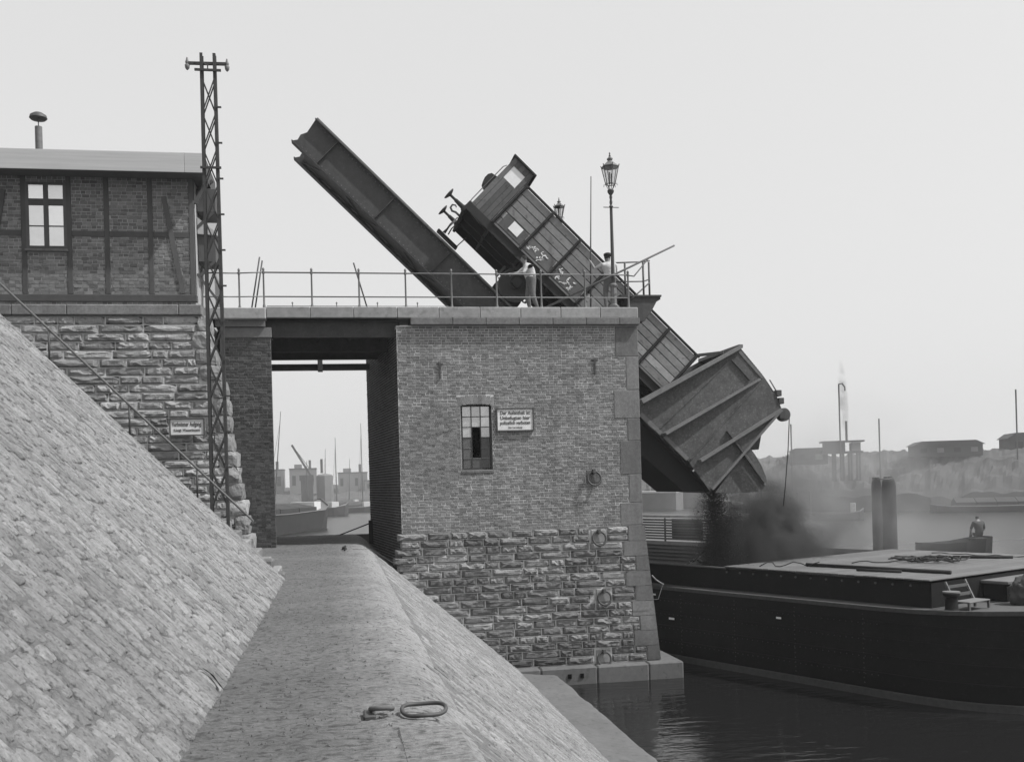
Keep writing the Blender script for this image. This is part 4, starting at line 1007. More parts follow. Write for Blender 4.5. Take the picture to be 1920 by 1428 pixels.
# rivet rows
b = MB(); rnd = random.Random(2)
for (p, q, n) in (((8.72, 3.70), (11.8, 5.26), 44), ((8.80, 3.30), (9.30, 2.85), 9), ((9.5, 2.66), (10.1, 2.1), 10), ((9.4, 2.85), (12.4, 4.40), 40), ((11.95, 5.15), (12.5, 4.5), 10)):
    for i in range(n):
        t = (i+.5)/n; x = p[0]+(q[0]-p[0])*t; z = p[1]+(q[1]-p[1])*t
        b.lathe([(.024, 0), (.018, .016), (.004, .022)], (x, near-.012 if p != (8.72, 3.70) else near-.012, z), 6, (0, -1, 0))
o_ = b.build('rivets', MAT['steelrib'], chute); o_['kind'] = 'stuff'
# curved nose between the side plates
nose = [(12.02, 2.42), (12.22, 2.16), (12.42, 1.82), (12.55, 1.48), (12.60, 1.12), (12.55, 1.05), (11.6, 1.02), (10.95, 1.06), (11.86, 2.22)]
MB().prism(nose, near+.05, near+.075).build('nose_plate', MAT['steelplate'], chute); MB().prism(nose, far-.075, far-.05).build('nose_plate', MAT['steelplate'], chute)
rib((11.86, 2.20), (12.52, 1.24), .10, .06, .05, .04, 'steelrib', 'nose_rib', near+.06)
arc = nose[:5]
MB().add([(x, y, z) for x, z in arc for y in (near+.06, far-.06)], [(2*i, 2*i+1, 2*i+3, 2*i+2) for i in range(len(arc)-1)]).build('nose_back', MAT['steelplate'], chute)
# front plate and stays
MB().add([(x, y, z) for x, z in (CB, CC, CD_, CE) for y in (near, far)], [(2*i, 2*i+1, 2*i+3, 2*i+2) for i in range(3)]).build('front_plate', MAT['steelplate'], chute)
MB().beam((11.84, near-.05, 5.36), (11.84, far+.1, 5.36), .12, .10).build('head_beam', MAT['steelrib'], chute)
MB().beam((10.1, 30.0, 5.2), (11.55, 29.0, 5.26), .05, .09).build('stay', MAT['steelrib'], chute)
MB().prism([(12.5, 2.35), (13.15, 2.35), (13.25, 2.8), (13.05, 3.4)], 30.3, 31.0).build('counterweight', MAT['chutedark'], chute)
for (x, z) in ((12.98, 3.95), (13.05, 3.72)): MB().bbox(x-.06, x+.10, near-.05, near+.3, z-.08, z+.10, .01).build('bracket', MAT['iron'], chute)
MB().tube([(12.72, near-.02, 4.36), (12.98, near-.02, 3.92)], .02, 6).build('handle', MAT['steelrib'], chute, smooth=True)
pul = MB().lathe([(.06, -.09), (.2, -.08), (.2, -.05), (.16, -.03), (.16, .03), (.2, .05), (.2, .08), (.06, .09)], (13.17, 28.5, 3.32), 22, (0, 1, 0)).build('pulley', MAT['iron'], chute); autosmooth(pul, 40)
MB().bbox(13.0, 13.2, 28.36, 28.40, 3.2, 3.5, .01).build('pulley_cheek', MAT['iron'], chute)
hz = thing('hoist_rope', 'thin rope hanging from the pulley at the tip of the chute', 'rope', (13.2, 28.5, .5))
MB().tube([(13.37, 28.5, 3.3), (13.30, 28.5, 2.3), (13.18, 28.5, 1.2), (13.10, 28.5, .6)], .016, 6).build('strand', MAT['darkrope'], hz, smooth=True)

# ------------------------------------------------------------------ bracketed balcony at the waterside corner of the tower
bal = thing('corner_balcony', 'small dark bracketed balcony with railing at the waterside corner of the tower', 'balcony', (8.7, 28, 6.2))
MB().prism([(8.24, 6.0), (8.72, 6.0), (8.95, 6.32), (9.08, 6.55), (9.2, 6.62), (9.2, 6.69), (8.24, 6.69)], 27.75, 28.35).build('bracket', MAT['girder'], bal)
MB().box(8.0, 9.22, 27.7, 29.0, 6.69, 6.74).build('floor_plate', MAT['girder'], bal)
for (x, y, h) in ((8.25, 28.0, .98), (8.79, 28.0, 1.03), (9.06, 28.3, 1.06)):
    MB().tube([(x, y, 6.5), (x, y, 6.74+h)], .03, 8).build('post', MAT['iron'], bal, smooth=True)
MB().tube([(7.85, 28.0, 7.70), (8.79, 28.0, 7.74), (9.08, 28.3, 7.84)], .02, 8).build('top_rail', MAT['iron'], bal, smooth=True)
MB().tube([(7.9, 28.0, 7.16), (8.79, 28.0, 7.18), (9.06, 28.3, 7.3)], .018, 8).build('middle_rail', MAT['iron'], bal, smooth=True)
MB().tube([(8.06, 27.1, 7.16), (8.3, 27.3, 7.18), (8.79, 27.9, 7.66), (9.02, 28.2, 7.88)], .018, 8).build('curved_rail', MAT['iron'], bal, smooth=True)
MB().tube([(8.3, 27.6, 6.6), (9.06, 28.25, 7.2)], .022, 8).build('strut', MAT['iron'], bal, smooth=True)
# long pole lying across the railing
pole = thing('slanting_pole', 'long wooden pole leaning up to the right across the tower railing', 'pole', (5.86, 27.3, 6.3))
MB().tube([(5.7, 27.3, 6.27), (9.47, 27.2, 8.03)], [.032, .026], 8).build('shaft', MAT['ringiron'], pole, smooth=True)
# ------------------------------------------------------------------ people
def person(label, J, radii, extra, loc, rotz=0, mats=('skin', 'shirt', 'trousers', 'darkcloth', 'hair')):
    """J: joint -> xyz, extra: chains (list of joint names, material index); one skinned body mesh"""
    names = list(J); idx = {n: i for i, n in enumerate(names)}
    vs = [Vector(J[n]) for n in names]; rad = [radii[n] for n in names]; es = []; em = []
    for chain, mi in extra:
        for a, c in zip(chain, chain[1:]): es.append((idx[a], idx[c])); em.append(mi)
    # hands: palm and five fingers at each wrist
    for s in ('l', 'r'):
        if 'wrist_'+s not in idx: continue
        w, e = Vector(J['wrist_'+s]), Vector(J['elbow_'+s]); d = (w-e).normalized()
        side = d.cross(Vector((0, 0, 1)));  side = side.normalized() if side.length > .05 else Vector((1, 0, 0))
        p0 = len(vs); vs.append(w+d*.06); rad.append(.032); es.append((idx['wrist_'+s], p0)); em.append(0)
        for k, (o, l) in enumerate(((-.026, .07), (-.009, .08), (.009, .075), (.026, .06))):
            q = len(vs); vs.append(w+d*.09+side*o); rad.append(.010); vs.append(w+d*(.09+l*.5)+side*o*1.1-Vector((0, 0, .012))); rad.append(.009); vs.append(w+d*(.09+l*.8)+side*o*1.1-Vector((0, 0, .035))); rad.append(.008)
            es += [(p0, q), (q, q+1), (q+1, q+2)]; em += [0, 0, 0]
        q = len(vs); vs.append(w+d*.045+side*.045); rad.append(.011); vs.append(w+d*.075+side*.06-Vector((0, 0, .02))); rad.append(.009); es += [(p0, q), (q, q+1)]; em += [0, 0]
    me = bpy.data.meshes.new('body'); me.from_pydata([tuple(v) for v in vs], es, []); o = bpy.data.objects.new('body', me); COL.objects.link(o)
    md = o.modifiers.new('skin', 'SKIN'); md.use_smooth_shade = True
    if not me.skin_vertices:
        b = bmesh.new(); b.from_mesh(me); b.verts.layers.skin.verify(); b.to_mesh(me); b.free()
    for i, sv in enumerate(me.skin_vertices[0].data): sv.radius = (rad[i], rad[i]); sv.use_root = (i == idx['pelvis'])
    o.modifiers.new('sub', 'SUBSURF').levels = 2; o.modifiers['sub'].render_levels = 2
    dg = bpy.context.evaluated_depsgraph_get(); m2 = bpy.data.meshes.new_from_object(o.evaluated_get(dg)); bpy.data.objects.remove(o)
    m2.materials.clear()
    for n in mats: m2.materials.append(MAT[n])
    seg = [(vs[a], vs[c], mi) for (a, c), mi in zip(es, em)]
    for p in m2.polygons:
        best = None; c = p.center
        for a, e, mi in seg:
            d = e-a; t = max(0, min(1, (c-a).dot(d)/max(d.length_squared, 1e-9))); q = (c-a-d*t).length
            if best is None or q < best[0]: best = (q, mi)
        p.material_index = best[1]; p.use_smooth = True
    t_ = thing('person', label, 'person', loc, (0, 0, rotz))
    o = bpy.data.objects.new('body', m2); COL.objects.link(o); o.parent = t_; return t_
def head(J, Rd, base, fwd_, s=1.0, tilt=0):
    b = Vector(base); f = Vector(fwd_).normalized()
    J['neck'] = b; Rd['neck'] = .058; J['jaw'] = b+Vector((0, 0, .095))+f*.035; Rd['jaw'] = .080; J['skull'] = b+Vector((0, 0, .16))+f*.012; Rd['skull'] = .092
    J['crown'] = b+Vector((0, 0, .215))+f*.005; Rd['crown'] = .080
    J['nose'] = b+Vector((0, 0, .12))+f*.125; Rd['nose'] = .014
# worker in a pale shirt bending towards the wagon's wheel (faces -X)
J = {}; Q = {}
def setj(n, p, r): J[n] = p; Q[n] = r
setj('pelvis', (.03, 0, .82), .16); setj('waist', (.02, 0, .98), .165); setj('chest', (-.03, 0, 1.18), .20); setj('upper', (-.06, 0, 1.29), .15)
head(J, Q, (-.13, 0, 1.36), (-1, 0, -.3))
setj('shoulder_l', (-.09, .17, 1.28), .065); setj('elbow_l', (-.30, .22, 1.13), .045); setj('wrist_l', (-.53, .18, 1.10), .03)
setj('shoulder_r', (-.09, -.17, 1.28), .065); setj('elbow_r', (-.22, -.24, 1.05), .045); setj('wrist_r', (-.46, -.18, 1.02), .03)
setj('hip_l', (.03, .09, .80), .115); setj('knee_l', (-.06, .11, .46), .085); setj('ankle_l', (.0, .11, .09), .048); setj('toe_l', (-.17, .11, .04), .04)
setj('hip_r', (.05, -.09, .80), .115); setj('knee_r', (.04, -.11, .46), .085); setj('ankle_r', (.18, -.11, .09), .048); setj('toe_r', (.03, -.12, .04), .04)
CH = [(['pelvis', 'waist'], 2), (['waist', 'chest', 'upper'], 1), (['upper', 'neck', 'jaw', 'nose'], 0), (['jaw', 'skull', 'crown'], 4),
      (['upper', 'shoulder_l', 'elbow_l'], 1), (['elbow_l', 'wrist_l'], 0), (['upper', 'shoulder_r', 'elbow_r'], 1), (['elbow_r', 'wrist_r'], 0),
      (['pelvis', 'hip_l', 'knee_l', 'ankle_l'], 2), (['ankle_l', 'toe_l'], 3), (['pelvis', 'hip_r', 'knee_r', 'ankle_r'], 2), (['ankle_r', 'toe_r'], 3)]
person('worker in a pale shirt leaning to the wagon wheel behind the railing', J, Q, CH, (5.42, 27.72, 6.245))
# worker with a cap seen from behind, holding a long pole upright
J = {}; Q = {}
setj('pelvis', (.02, 0, .90), .14); setj('waist', (.02, 0, 1.06), .17); setj('chest', (.02, .02, 1.28), .20); setj('upper', (.0, .03, 1.40), .13)
head(J, Q, (-.02, .05, 1.46), (-.3, 1, 0))
setj('shoulder_l', (-.19, .05, 1.38), .068); setj('elbow_l', (-.36, .22, 1.30), .047); setj('wrist_l', (-.44, .32, 1.50), .032)
setj('shoulder_r', (.20, .02, 1.38), .068); setj('elbow_r', (.24, .16, 1.13), .047); setj('wrist_r', (-.02, .34, 1.08), .032)
setj('hip_l', (-.09, 0, .88), .10); setj('knee_l', (-.11, .06, .50), .072); setj('ankle_l', (-.11, -.02, .09), .05); setj('toe_l', (-.13, .15, .04), .042)
setj('hip_r', (.11, 0, .88), .10); setj('knee_r', (.13, -.02, .50), .072); setj('ankle_r', (.14, -.06, .09), .05); setj('toe_r', (.16, .11, .04), .042)
person('worker in a white shirt and dark cap seen from behind, gripping an upright pole', J, Q, CH, (7.74, 27.85, 6.245))
cap = MB().lathe([(.10, 0), (.118, .03), (.112, .075), (.06, .10), (.01, .105)], (7.725, 27.905, 6.245+1.62), 16)
cp = cap.build('flat_cap', MAT['hair'], None, smooth=True); tag(cp, 'dark round cap on the head of the worker holding the pole', 'cap')
hp = thing('upright_pole', 'long thin pole standing upright in the hands of the capped worker', 'pole', (7.29, 28.2, 6.2))
MB().tube([(7.27, 28.24, 6.25), (7.30, 28.20, 7.8), (7.38, 28.2, 10.22)], [.022, .022, .014], 8).build('shaft', MAT['iron'], hp, smooth=True)

# ------------------------------------------------------------------ the coal barge
barge = thing('coal_barge', 'black coal barge moored at the tower with boarded hatch deck', 'barge', (14.08, 20.47, WZ), (0, 0, math.atan2(-.90108554, .43364138)))
def bb_(b, n, m_, par=None, **k): return b.build(n, MAT[m_], par or barge, local=True, **k)
Lb, Wb, GZ, HZ = -27.0, 9.5, 2.17, 2.76
plan = [(Lb+3, 0), (-8, 0), (-2.6, 0), (-1.7, .03), (-.9, .14), (-.2, .36), (.45, .72), (1.05, 1.25), (1.5, 1.95), (1.8, 2.9), (1.95, 4.2), (1.95, Wb-4.2), (1.7, Wb-2.6), (.9, Wb-1.2), (-.4, Wb-.3), (-2.2, Wb), (Lb+3, Wb), (Lb+.6, Wb-2.4), (Lb, Wb/2), (Lb+.6, 2.4)]
n = len(plan)
def outline(off):
    out = []
    for i in range(n):
        p, q, r_ = Vector(plan[i-1]), Vector(plan[i]), Vector(plan[(i+1) % n]); d_ = ((q-p).normalized()+(r_-q).normalized()).normalized()
        out.append((q.x+d_.y*off, q.y-d_.x*off))
    return out
def sheer(x): return .16*max(0, (x+2.6)/4.5)**1.6
b = MB()
lv = [(-.5, -.25), (0, 0), (.6, .02), (1.2, .03), (1.75, .05), (GZ, .06)]
for z, off in lv: b.v += [(x, y, z+(sheer(x) if z == GZ else 0)) for x, y in outline(off)]
for i in range(len(lv)-1):
    for k in range(n): b.f.append((i*n+k, i*n+(k+1) % n, (i+1)*n+(k+1) % n, (i+1)*n+k)); b.m.append(0)
bb_(b, 'hull', 'hull', smooth=True)
# gunwale strip, lapped strakes, wale at the waterline
def strip(z0, z1, off, nm, m_, th_=.12):
    o1, o2 = outline(off), outline(off-th_); b = MB()
    for pts, z in ((o1, z0), (o1, z1), (o2, z1), (o2, z0)): b.v += [(x, y, z+(sheer(x) if z0 > 2 else 0)) for x, y in pts]
    for i in range(4):
        for k in range(n): b.f.append((i*n+k, i*n+(k+1) % n, ((i+1) % 4)*n+(k+1) % n, ((i+1) % 4)*n+k)); b.m.append(0)
    return bb_(b, nm, m_)
strip(GZ-.07, GZ+.03, .10, 'gunwale', 'wale'); strip(-.02, .17, .12, 'wale', 'wale')
for z in (.55, .98, 1.40, 1.80): strip(z, z+.05, .062+.01*z, 'strake_lap', 'hull', .05)
b = MB(); rnd = random.Random(77)
for x in [-3.1-2.1*i for i in range(9)]:
    for z in [.3+.12*j for j in range(15)]: b.lathe([(.022, 0), (.016, .014), (.004, .018)], (x+rnd.uniform(-.01, .01), -.055, z), 6, (0, -1, 0))
for z in (.52, .95, 1.37, 1.77):
    for i in range(95): b.lathe([(.018, 0), (.013, .012), (.004, .016)], (-2.7-.18*i, -.055, z), 5, (0, -1, 0))
o_ = bb_(b, 'rivets', 'wale'); o_['kind'] = 'stuff'
# scuffs: a few pale chips of paint and a draught plate
for (x, z, w, h) in ((-9.9, 1.22, .22, .06), (-5.8, 1.62, .16, .05), (-10.6, 1.9, .14, .05)): bb_(MB().box(x, x+w, -.075, -.06, z, z+h), 'draught_plate', 'chalk')
# side decks round the hold, hold walls
HX0, HX1, HY0, HY1 = -24.0, -1.82, .85, 8.75
d = MB(); o1 = outline(0.0); i0 = n
fs_ = []
def nearc(k):
    x, y = plan[k]
    return i0 + (0 if x < -12 and y < Wb/2 else 3 if x < -12 else 1 if y < Wb/2 else 2)
for k in range(n):
    a_, c_ = nearc(k), nearc((k+1) % n)
    fs_.append((k, (k+1) % n, c_, a_) if a_ != c_ else (k, (k+1) % n, a_))
d.add([(x, y, GZ-.02) for x, y in o1] + [(HX0, HY0, GZ-.02), (HX1, HY0, GZ-.02), (HX1, HY1, GZ-.02), (HX0, HY1, GZ-.02)], fs_)
bb_(d, 'side_deck', 'darkboard')
bb_(MB().box(HX0-.06, HX1+.06, HY0-.06, HY0, .3, HZ).box(HX0-.06, HX1+.06, HY1, HY1+.06, .3, HZ).box(HX0-.06, HX0, HY0, HY1, .3, HZ).box(HX1, HX1+.06, HY0, HY1, GZ-.1, HZ).box(HX0, HX1, HY0, HY1, .25, .3), 'coaming', 'hull')
bb_(MB().box(-27+3, -8.3, HY0-.10, HY0-.0, HZ+.002, HZ+.04), 'coaming_cap', 'darkboard')
for i in range(9):        # lapped boards on the far side of the open hold
    z0 = GZ-.75+i*.155
    bb_(MB().prism([(0, z0), (.05, z0), (.02, z0+.15), (0, z0+.15)], 0, 1), 'hold_board', 'darkboard') if False else None
    q = MB().add([(-23.5, HY1-.005, z0), (-8.4, HY1-.005, z0), (-8.4, HY1-.11, z0), (-23.5, HY1-.11, z0), (-23.5, HY1-.005, z0+.15), (-8.4, HY1-.005, z0+.15), (-8.4, HY1-.02, z0+.15), (-23.5, HY1-.02, z0+.15)],
                 [(0, 1, 2, 3), (4, 7, 6, 5), (3, 2, 6, 7), (0, 3, 7, 4), (1, 5, 6, 2), (0, 4, 5, 1)])
    bb_(q, 'hold_board', 'darkboard')
# hatch deck: boards laid across the barge
x = HX1+.10; k = 0; rnd = random.Random(91)
while x > -8.15:
    w = rnd.uniform(.20, .26)
    bb_(MB().bbox(x-w+.008, x-.002, HY0-.18, HY1+.15, HZ+.05, HZ+.09+rnd.uniform(-.004, .004), .008), 'deck_board', 'deckboard'); x -= w
for i in range(13): bb_(MB().lathe([(.03, 0), (.03, .03), (.01, .04)], (-2.3-i*.5, HY0-.06, HZ-.09), 8, (0, -1, 0)), 'bolt_head', 'ringiron')
# bollard, bench, coil heap and hatch box on the stern deck
bo = bb_(MB().lathe([(.20, GZ), (.15, GZ+.06), (.13, GZ+.34), (.19, GZ+.38), (.19, GZ+.46), (.05, GZ+.48)], (-1.02, .42, 0), 18), 'bollard', 'hull'); autosmooth(bo, 40)
autosmooth(bb_(MB().lathe([(.195, GZ+.44), (.195, GZ+.475), (.03, GZ+.49)], (-1.02, .42, 0), 18), 'bollard_cap', 'palewood', bo), 40)
# items of deck gear
S = lambda x, y, z=0: barge.matrix_local
ROT = Matrix.Rotation(math.atan2(-.90108554, .43364138), 4, 'Z'); TB = Matrix.Translation((14.08, 20.47, WZ)) @ ROT
def onb(x, y, z): return tuple(TB @ Vector((x, y, z)))
rz = math.atan2(-.90108554, .43364138)
bench = thing('deck_bench', 'slatted bench with slanting back on the stern of the barge', 'bench', onb(-1.0, 1.25, GZ), (0, 0, rz))
def bp(b, n, m_, par): return b.build(n, MAT[m_], par, local=True)
bp(MB().bbox(-.20, .20, -.45, .45, .17, .205, .01), 'seat', 'palewood', bench)
for i in range(2): bp(MB().beam((-.27-.085*i, -.45, .33+.19*i), (-.27-.085*i, .45, .33+.19*i), .025, .07), 'back_slat', 'darkboard', bench)
for y in (-.42, .42):
    bp(MB().beam((-.20, y, .19), (-.42, y, .64), .045, .045, up=(0, 1, 0)), 'back_post', 'palewood', bench)
    for x in (-.17, .17): bp(MB().beam((x, y, 0), (x, y, .17), .05, .05, up=(0, 1, 0)), 'leg', 'darkboard', bench)
def lump(label, nm, cat, c, size, m_, seed):
    b = bmesh.new(); bmesh.ops.create_icosphere(b, subdivisions=4, radius=1)
    for v in b.verts:
        q = v.co; k = 1+.32*noise.noise(q*2.2+Vector((seed, 0, 0)))+.20*noise.noise(q*5+Vector((0, seed, 0)))+.08*noise.noise(q*11+Vector((0, seed, 0)))
        v.co = Vector((q.x*size[0]*k, q.y*size[1]*k, max(q.z, -.55)*size[2]*k))
    me = bpy.data.meshes.new(nm); b.to_mesh(me); b.free(); me.materials.append(MAT[m_]); me.polygons.foreach_set('use_smooth', [True]*len(me.polygons))
    o = bpy.data.objects.new(nm, me); COL.objects.link(o); o.location = c; return tag(o, label, cat)
lump('dark crumpled tarpaulin bundle beside the bench on the barge stern', 'tarpaulin_bundle', 'bundle', onb(-.6, 2.9, GZ+.20), (.36, .3, .45), 'darkcloth', 3)
lump('pale crumpled sacking heap at the right edge on the barge stern', 'sack_heap', 'sacks', onb(-.3, 3.7, GZ+.2), (.3, .3, .4), 'slopestone', 8)
lb = thing('deck_box', 'low dark deck box with a pale lid behind the bench on the barge', 'box', onb(-1.4, 4.2, GZ), (0, 0, rz))
bp(MB().bbox(-.3, .3, -1.2, 1.0, 0, .42, .01), 'body', 'hull', lb); bp(MB().bbox(-.36, .36, -1.25, 1.05, .425, .50, .01), 'lid', 'palewood', lb)
tl = thing('tiller_post', 'dark upright rudder post at the right edge of the picture on the barge', 'post', onb(-.3, 4.1, GZ), (0, 0, rz))
bp(MB().beam((0, 0, -.05), (0, 0, 1.25), .10, .10), 'post', 'pile', tl); bp(MB().beam((-.05, -.3, .92), (-.02, 1.2, .95), .07, .07), 'crossbar', 'pile', tl)
# poles and rope on the hatch deck
def dpole(label, p, q, r):
    t_ = thing('boat_pole', label, 'pole', onb(*p), group='poles on the hatch deck'); MB().tube([onb(*p), onb(*q)], r, 8).build('shaft', MAT['pile'], t_, smooth=True)
DZ = HZ+.09
dpole('long black boat pole lying along the near edge of the hatch deck', (-6.4, 2.0, DZ+.05), (-2.1, 2.2, DZ+.05), .05)
dpole('short black boat pole just in front of the long one on the hatch deck', (-4.4, 1.55, DZ+.04), (-3.2, 1.75, DZ+.04), .035)
dpole('thin black boat pole far back at the right on the hatch deck', (-4.7, 6.6, DZ+.04), (-3.3, 7.4, DZ+.04), .045)
rp = thing('deck_rope', 'loose tangle of dark rope on the hatch deck of the barge', 'rope', onb(-5, 4.5, DZ)); rnd = random.Random(5)
pts = []
for i in range(120):
    a = i*.42; r_ = .35+.35*rnd.random(); pts.append(onb(-4.6+r_*1.1*math.cos(a)+.3*math.sin(i*.13), 5.2+r_*1.1*math.sin(a)+.25*math.cos(i*.1), DZ+.03+.10*abs(math.sin(i*.9))))
MB().tube(pts, .018, 5).build('coil', MAT['darkrope'], rp, smooth=True)
pts = [onb(-7.3+.1*i+0*.0, 1.05+.16*i*.55+.16*math.sin(i*.9), DZ+.02+.12*max(0, math.sin(i*1.1))) for i in range(14)]
MB().tube(pts, .016, 5).build('tail', MAT['darkrope'], rp, smooth=True)
pts = [onb(-5.9+.11*i, 3.4+.15*i+.10*math.sin(i*.8), DZ+.02+.05*max(0, math.sin(i))) for i in range(12)]
MB().tube(pts, .016, 5).build('tail', MAT['darkrope'], rp, smooth=True)
pts = [onb(-6.2+.30*i, 7.9+.06*math.sin(i), DZ+.02+.02*math.sin(i*2.)) for i in range(16)]
MB().tube(pts, .014, 5).build('tail', MAT['darkrope'], rp, smooth=True)
# slatted frame and log on the far side of the hold
sf = thing('slatted_frame', 'long slatted board screen standing on the far side of the barge hold', 'screen', onb(-16, 9.1, GZ))
for i in range(8):
    zz = HZ+.12+i*.115
    MB().beam(onb(-23.5, 9.15, zz), onb(-13.8, 9.15, zz-.0), .05, .075).build('slat', MAT['darkboard'], sf)
for x in (-22.8, -19.6, -16.4, -14.0):
    MB().beam(onb(x, 9.22, GZ), onb(x, 9.22, HZ+1.0), .06, .08).build('post', MAT['pile'], sf)
MB().beam(onb(-23.5, 9.15, HZ+1.08), onb(-13.7, 9.15, HZ+1.08), .12, .10).build('top_board', MAT['plank'], sf)
for (xa, xb) in ((-19.2, -17.4), (-14.8, -13.7)): MB().beam(onb(xa, 9.25, HZ+.55), onb(xb, 9.25, HZ+.55), .03, .85).build('backing_board', MAT['pile'], sf)
lg = thing('timber_boom', 'short sloping timber boom resting on the slatted screen beyond the tower', 'log', onb(-14.5, 9.4, HZ+1.2))
MB().tube([onb(-17.2, 9.3, HZ+1.75), onb(-13.6, 9.3, HZ+1.3)], [.15, .19], 12).build('log', MAT['plank'], lg, smooth=False)

# coal in the hold and falling from the chute
def coal_chunks(name, pts_fn, n, seed, label, cat):
    rnd = random.Random(seed); b = MB()
    for i in range(n):
        x, y, z, s = pts_fn(rnd); v = [Vector((rnd.uniform(.5, 1), 0, 0)), Vector((-rnd.uniform(.5, 1), 0, 0)), Vector((0, rnd.uniform(.5, 1), 0)), Vector((0, -rnd.uniform(.5, 1), 0)), Vector((0, 0, rnd.uniform(.5, 1))), Vector((0, 0, -rnd.uniform(.5, 1)))]
        M = Matrix.Rotation(rnd.uniform(0, 6), 3, Vector((rnd.random()-.5, rnd.random()-.5, rnd.random()-.5)).normalized())
        b.add([Vector((x, y, z))+(M @ q)*s for q in v], [(0, 2, 4), (2, 1, 4), (1, 3, 4), (3, 0, 4), (2, 0, 5), (1, 2, 5), (3, 1, 5), (0, 3, 5)])
    return tag(b.build(name, MAT['coal'], fix=False), label, cat, kind='stuff')
CXY = TB @ Vector((-11.2, 4.4, 0))
b = bmesh.new(); bmesh.ops.create_circle(b, cap_ends=True, radius=1, segments=48); b.free()
def heap(u, v):
    a = u*2*math.pi; r_ = v; x = r_*4.6*math.cos(a); y = r_*3.7*math.sin(a)
    h = 2.9*(1-r_)**1.15 + .12*N3(x*1.5, y*1.5, 2) + .06*N3(x*5, y*5, 3)
    q = TB @ Vector((-12.2+x, 4.7+y, .4+h)); return tuple(q)
hp_ = MB().grid(heap, 64, 26).build('coal_heap', MAT['coal'], smooth=True); tag(hp_, 'black heap of coal in the open hold of the barge', 'coal', kind='stuff')
def fall(r_):
    t = r_.random(); z = 1.15-3.1*t; y = 30.0+r_.gauss(0, .5+.25*t); x = 11.40+.22*r_.random()+.5*t*t+r_.gauss(0, .12+.22*t*t); return x, y, z-.35*abs(x-11.5), r_.uniform(.006, .02)*(1.6 if r_.random() < .04 else 1)
coal_chunks('falling_coal', fall, 22000, 3, 'stream of falling coal below the chute mouth', 'coal')
def spray(r_):
    a = r_.random()*2.2; k = abs(r_.gauss(0, 1)); ang = r_.uniform(0, math.pi); rr = 1.2+.35*k
    x = 12.75+rr*1.05*math.cos(ang)*(1.15 if math.cos(ang) > 0 else .8); z = -1.9+rr*1.75*math.sin(ang)*r_.uniform(.35, 1.05); y = 30.4+r_.gauss(0, .8)
    return x, y, z, r_.uniform(.005, .014)
coal_chunks('coal_spray', spray, 16000, 6, 'fine spray of coal grains bouncing up over the barge hold', 'coal')
def onheap(r_):
    q = heap(r_.random(), math.sqrt(r_.random())); return q[0], q[1], q[2]+.02, r_.uniform(.03, .11)
coal_chunks('coal_lumps', onheap, 2600, 4, 'loose coal lumps lying over the heap in the barge hold', 'coal')

# mooring line from the path to the tower rings and barge
ml = thing('mooring_line', 'thin slack mooring line from the path across the tower stones to the barge', 'rope', (.4, 26, 0))
MB().tube([(.30, 24.6, .03), (.75, 25.1, -.02), (1.3, 25.9, -.42), (1.7, 26.7, -.62), (2.6, 26.85, -.95), (5.0, 26.84, -1.45), (7.08, 26.84, -1.78), (8.6, 26.85, -1.80), (9.2, 28.2, -1.50)], .006, 6).build('strand', MAT['ringiron'], ml, smooth=True)
MB().tube([(8.46, 26.9, -1.15), (8.8, 27.6, -1.35), (9.2, 28.2, -1.55)], .018, 6).build('strand', MAT['rope'], ml, smooth=True)
pts = [(.10+.05*math.sin(i*1.7), 24.4+.12*i, .03+.02*(i % 3)) for i in range(9)]
MB().tube(pts, .02, 6).build('loose_end', MAT['darkrope'], ml, smooth=True)

# big mooring ring lying on the path
mr = thing('path_mooring_ring', 'large iron mooring ring and shackle lying on the dirt path', 'ring', (.45, 6.7, 0))
pts = [(.51+.145*math.cos(a)*(1+.10*math.sin(a+.6)), 6.70+.115*math.sin(a), .026+.020*math.sin(a)+.006*math.sin(3*a)) for a in [2*math.pi*k/28 for k in range(28)]]
MB().tube(pts, .014, 10, True).build('ring', MAT['iron'], mr, smooth=True)
MB().tube([(.31, 6.69, .05), (.27, 6.62, .07), (.20, 6.62, .07), (.17, 6.70, .05), (.20, 6.78, .05), (.27, 6.78, .05), (.30, 6.72, .05)], .018, 8).build('shackle', MAT['ringiron'], mr, smooth=True)
MB().bbox(.12, .20, 6.60, 6.80, -.02, .03, .01).build('staple', MAT['iron'], mr)
MB().bbox(.30, .72, 5.15, 6.30, -.12, .012, .03).build('bedding_stone', MAT['dirt'], mr)

# ------------------------------------------------------------------ dolphin piles, rowing boat
dol = thing('mooring_dolphin', 'pair of thick dark wooden piles standing in the water behind the barge', 'piles', (21.3, 37, WZ))
for (x, r_, zt) in ((20.93, .19, 1.28), (21.46, .27, 1.30)):
    q = autosmooth(MB().lathe([(r_*1.05, WZ-.5), (r_, zt-.35), (r_*.92, zt-.15), (r_*.72, zt-.03), (r_*.55, zt)], (x, 37, 0), 12).build('pile', MAT['pile'], dol), 40)
    for a in (0.4, 2.2, 4.4): MB().beam((x+r_*.45*math.cos(a), 37+r_*.45*math.sin(a), zt-.05), (x+r_*.5*math.cos(a), 37+r_*.5*math.sin(a), zt+.05), .10, .08).build('splinter', MAT['pile'], q)
MB().tube([(20.9, 36.85, 1.27), (21.2, 36.8, 1.24), (21.5, 36.85, 1.27)], .03, 6).build('tie_rod', MAT['iron'], dol, smooth=True)
rb = thing('rowing_boat', 'small open boat with a boatman out on the bright water', 'boat', (38.5, 59.3, WZ))
b = MB(); secs = [(41.0, .62, 1.22), (40.4, .85, 1.15), (39.0, .95, .95), (37.6, .8, .9), (36.4, .35, .95), (36.0, .05, 1.0)]
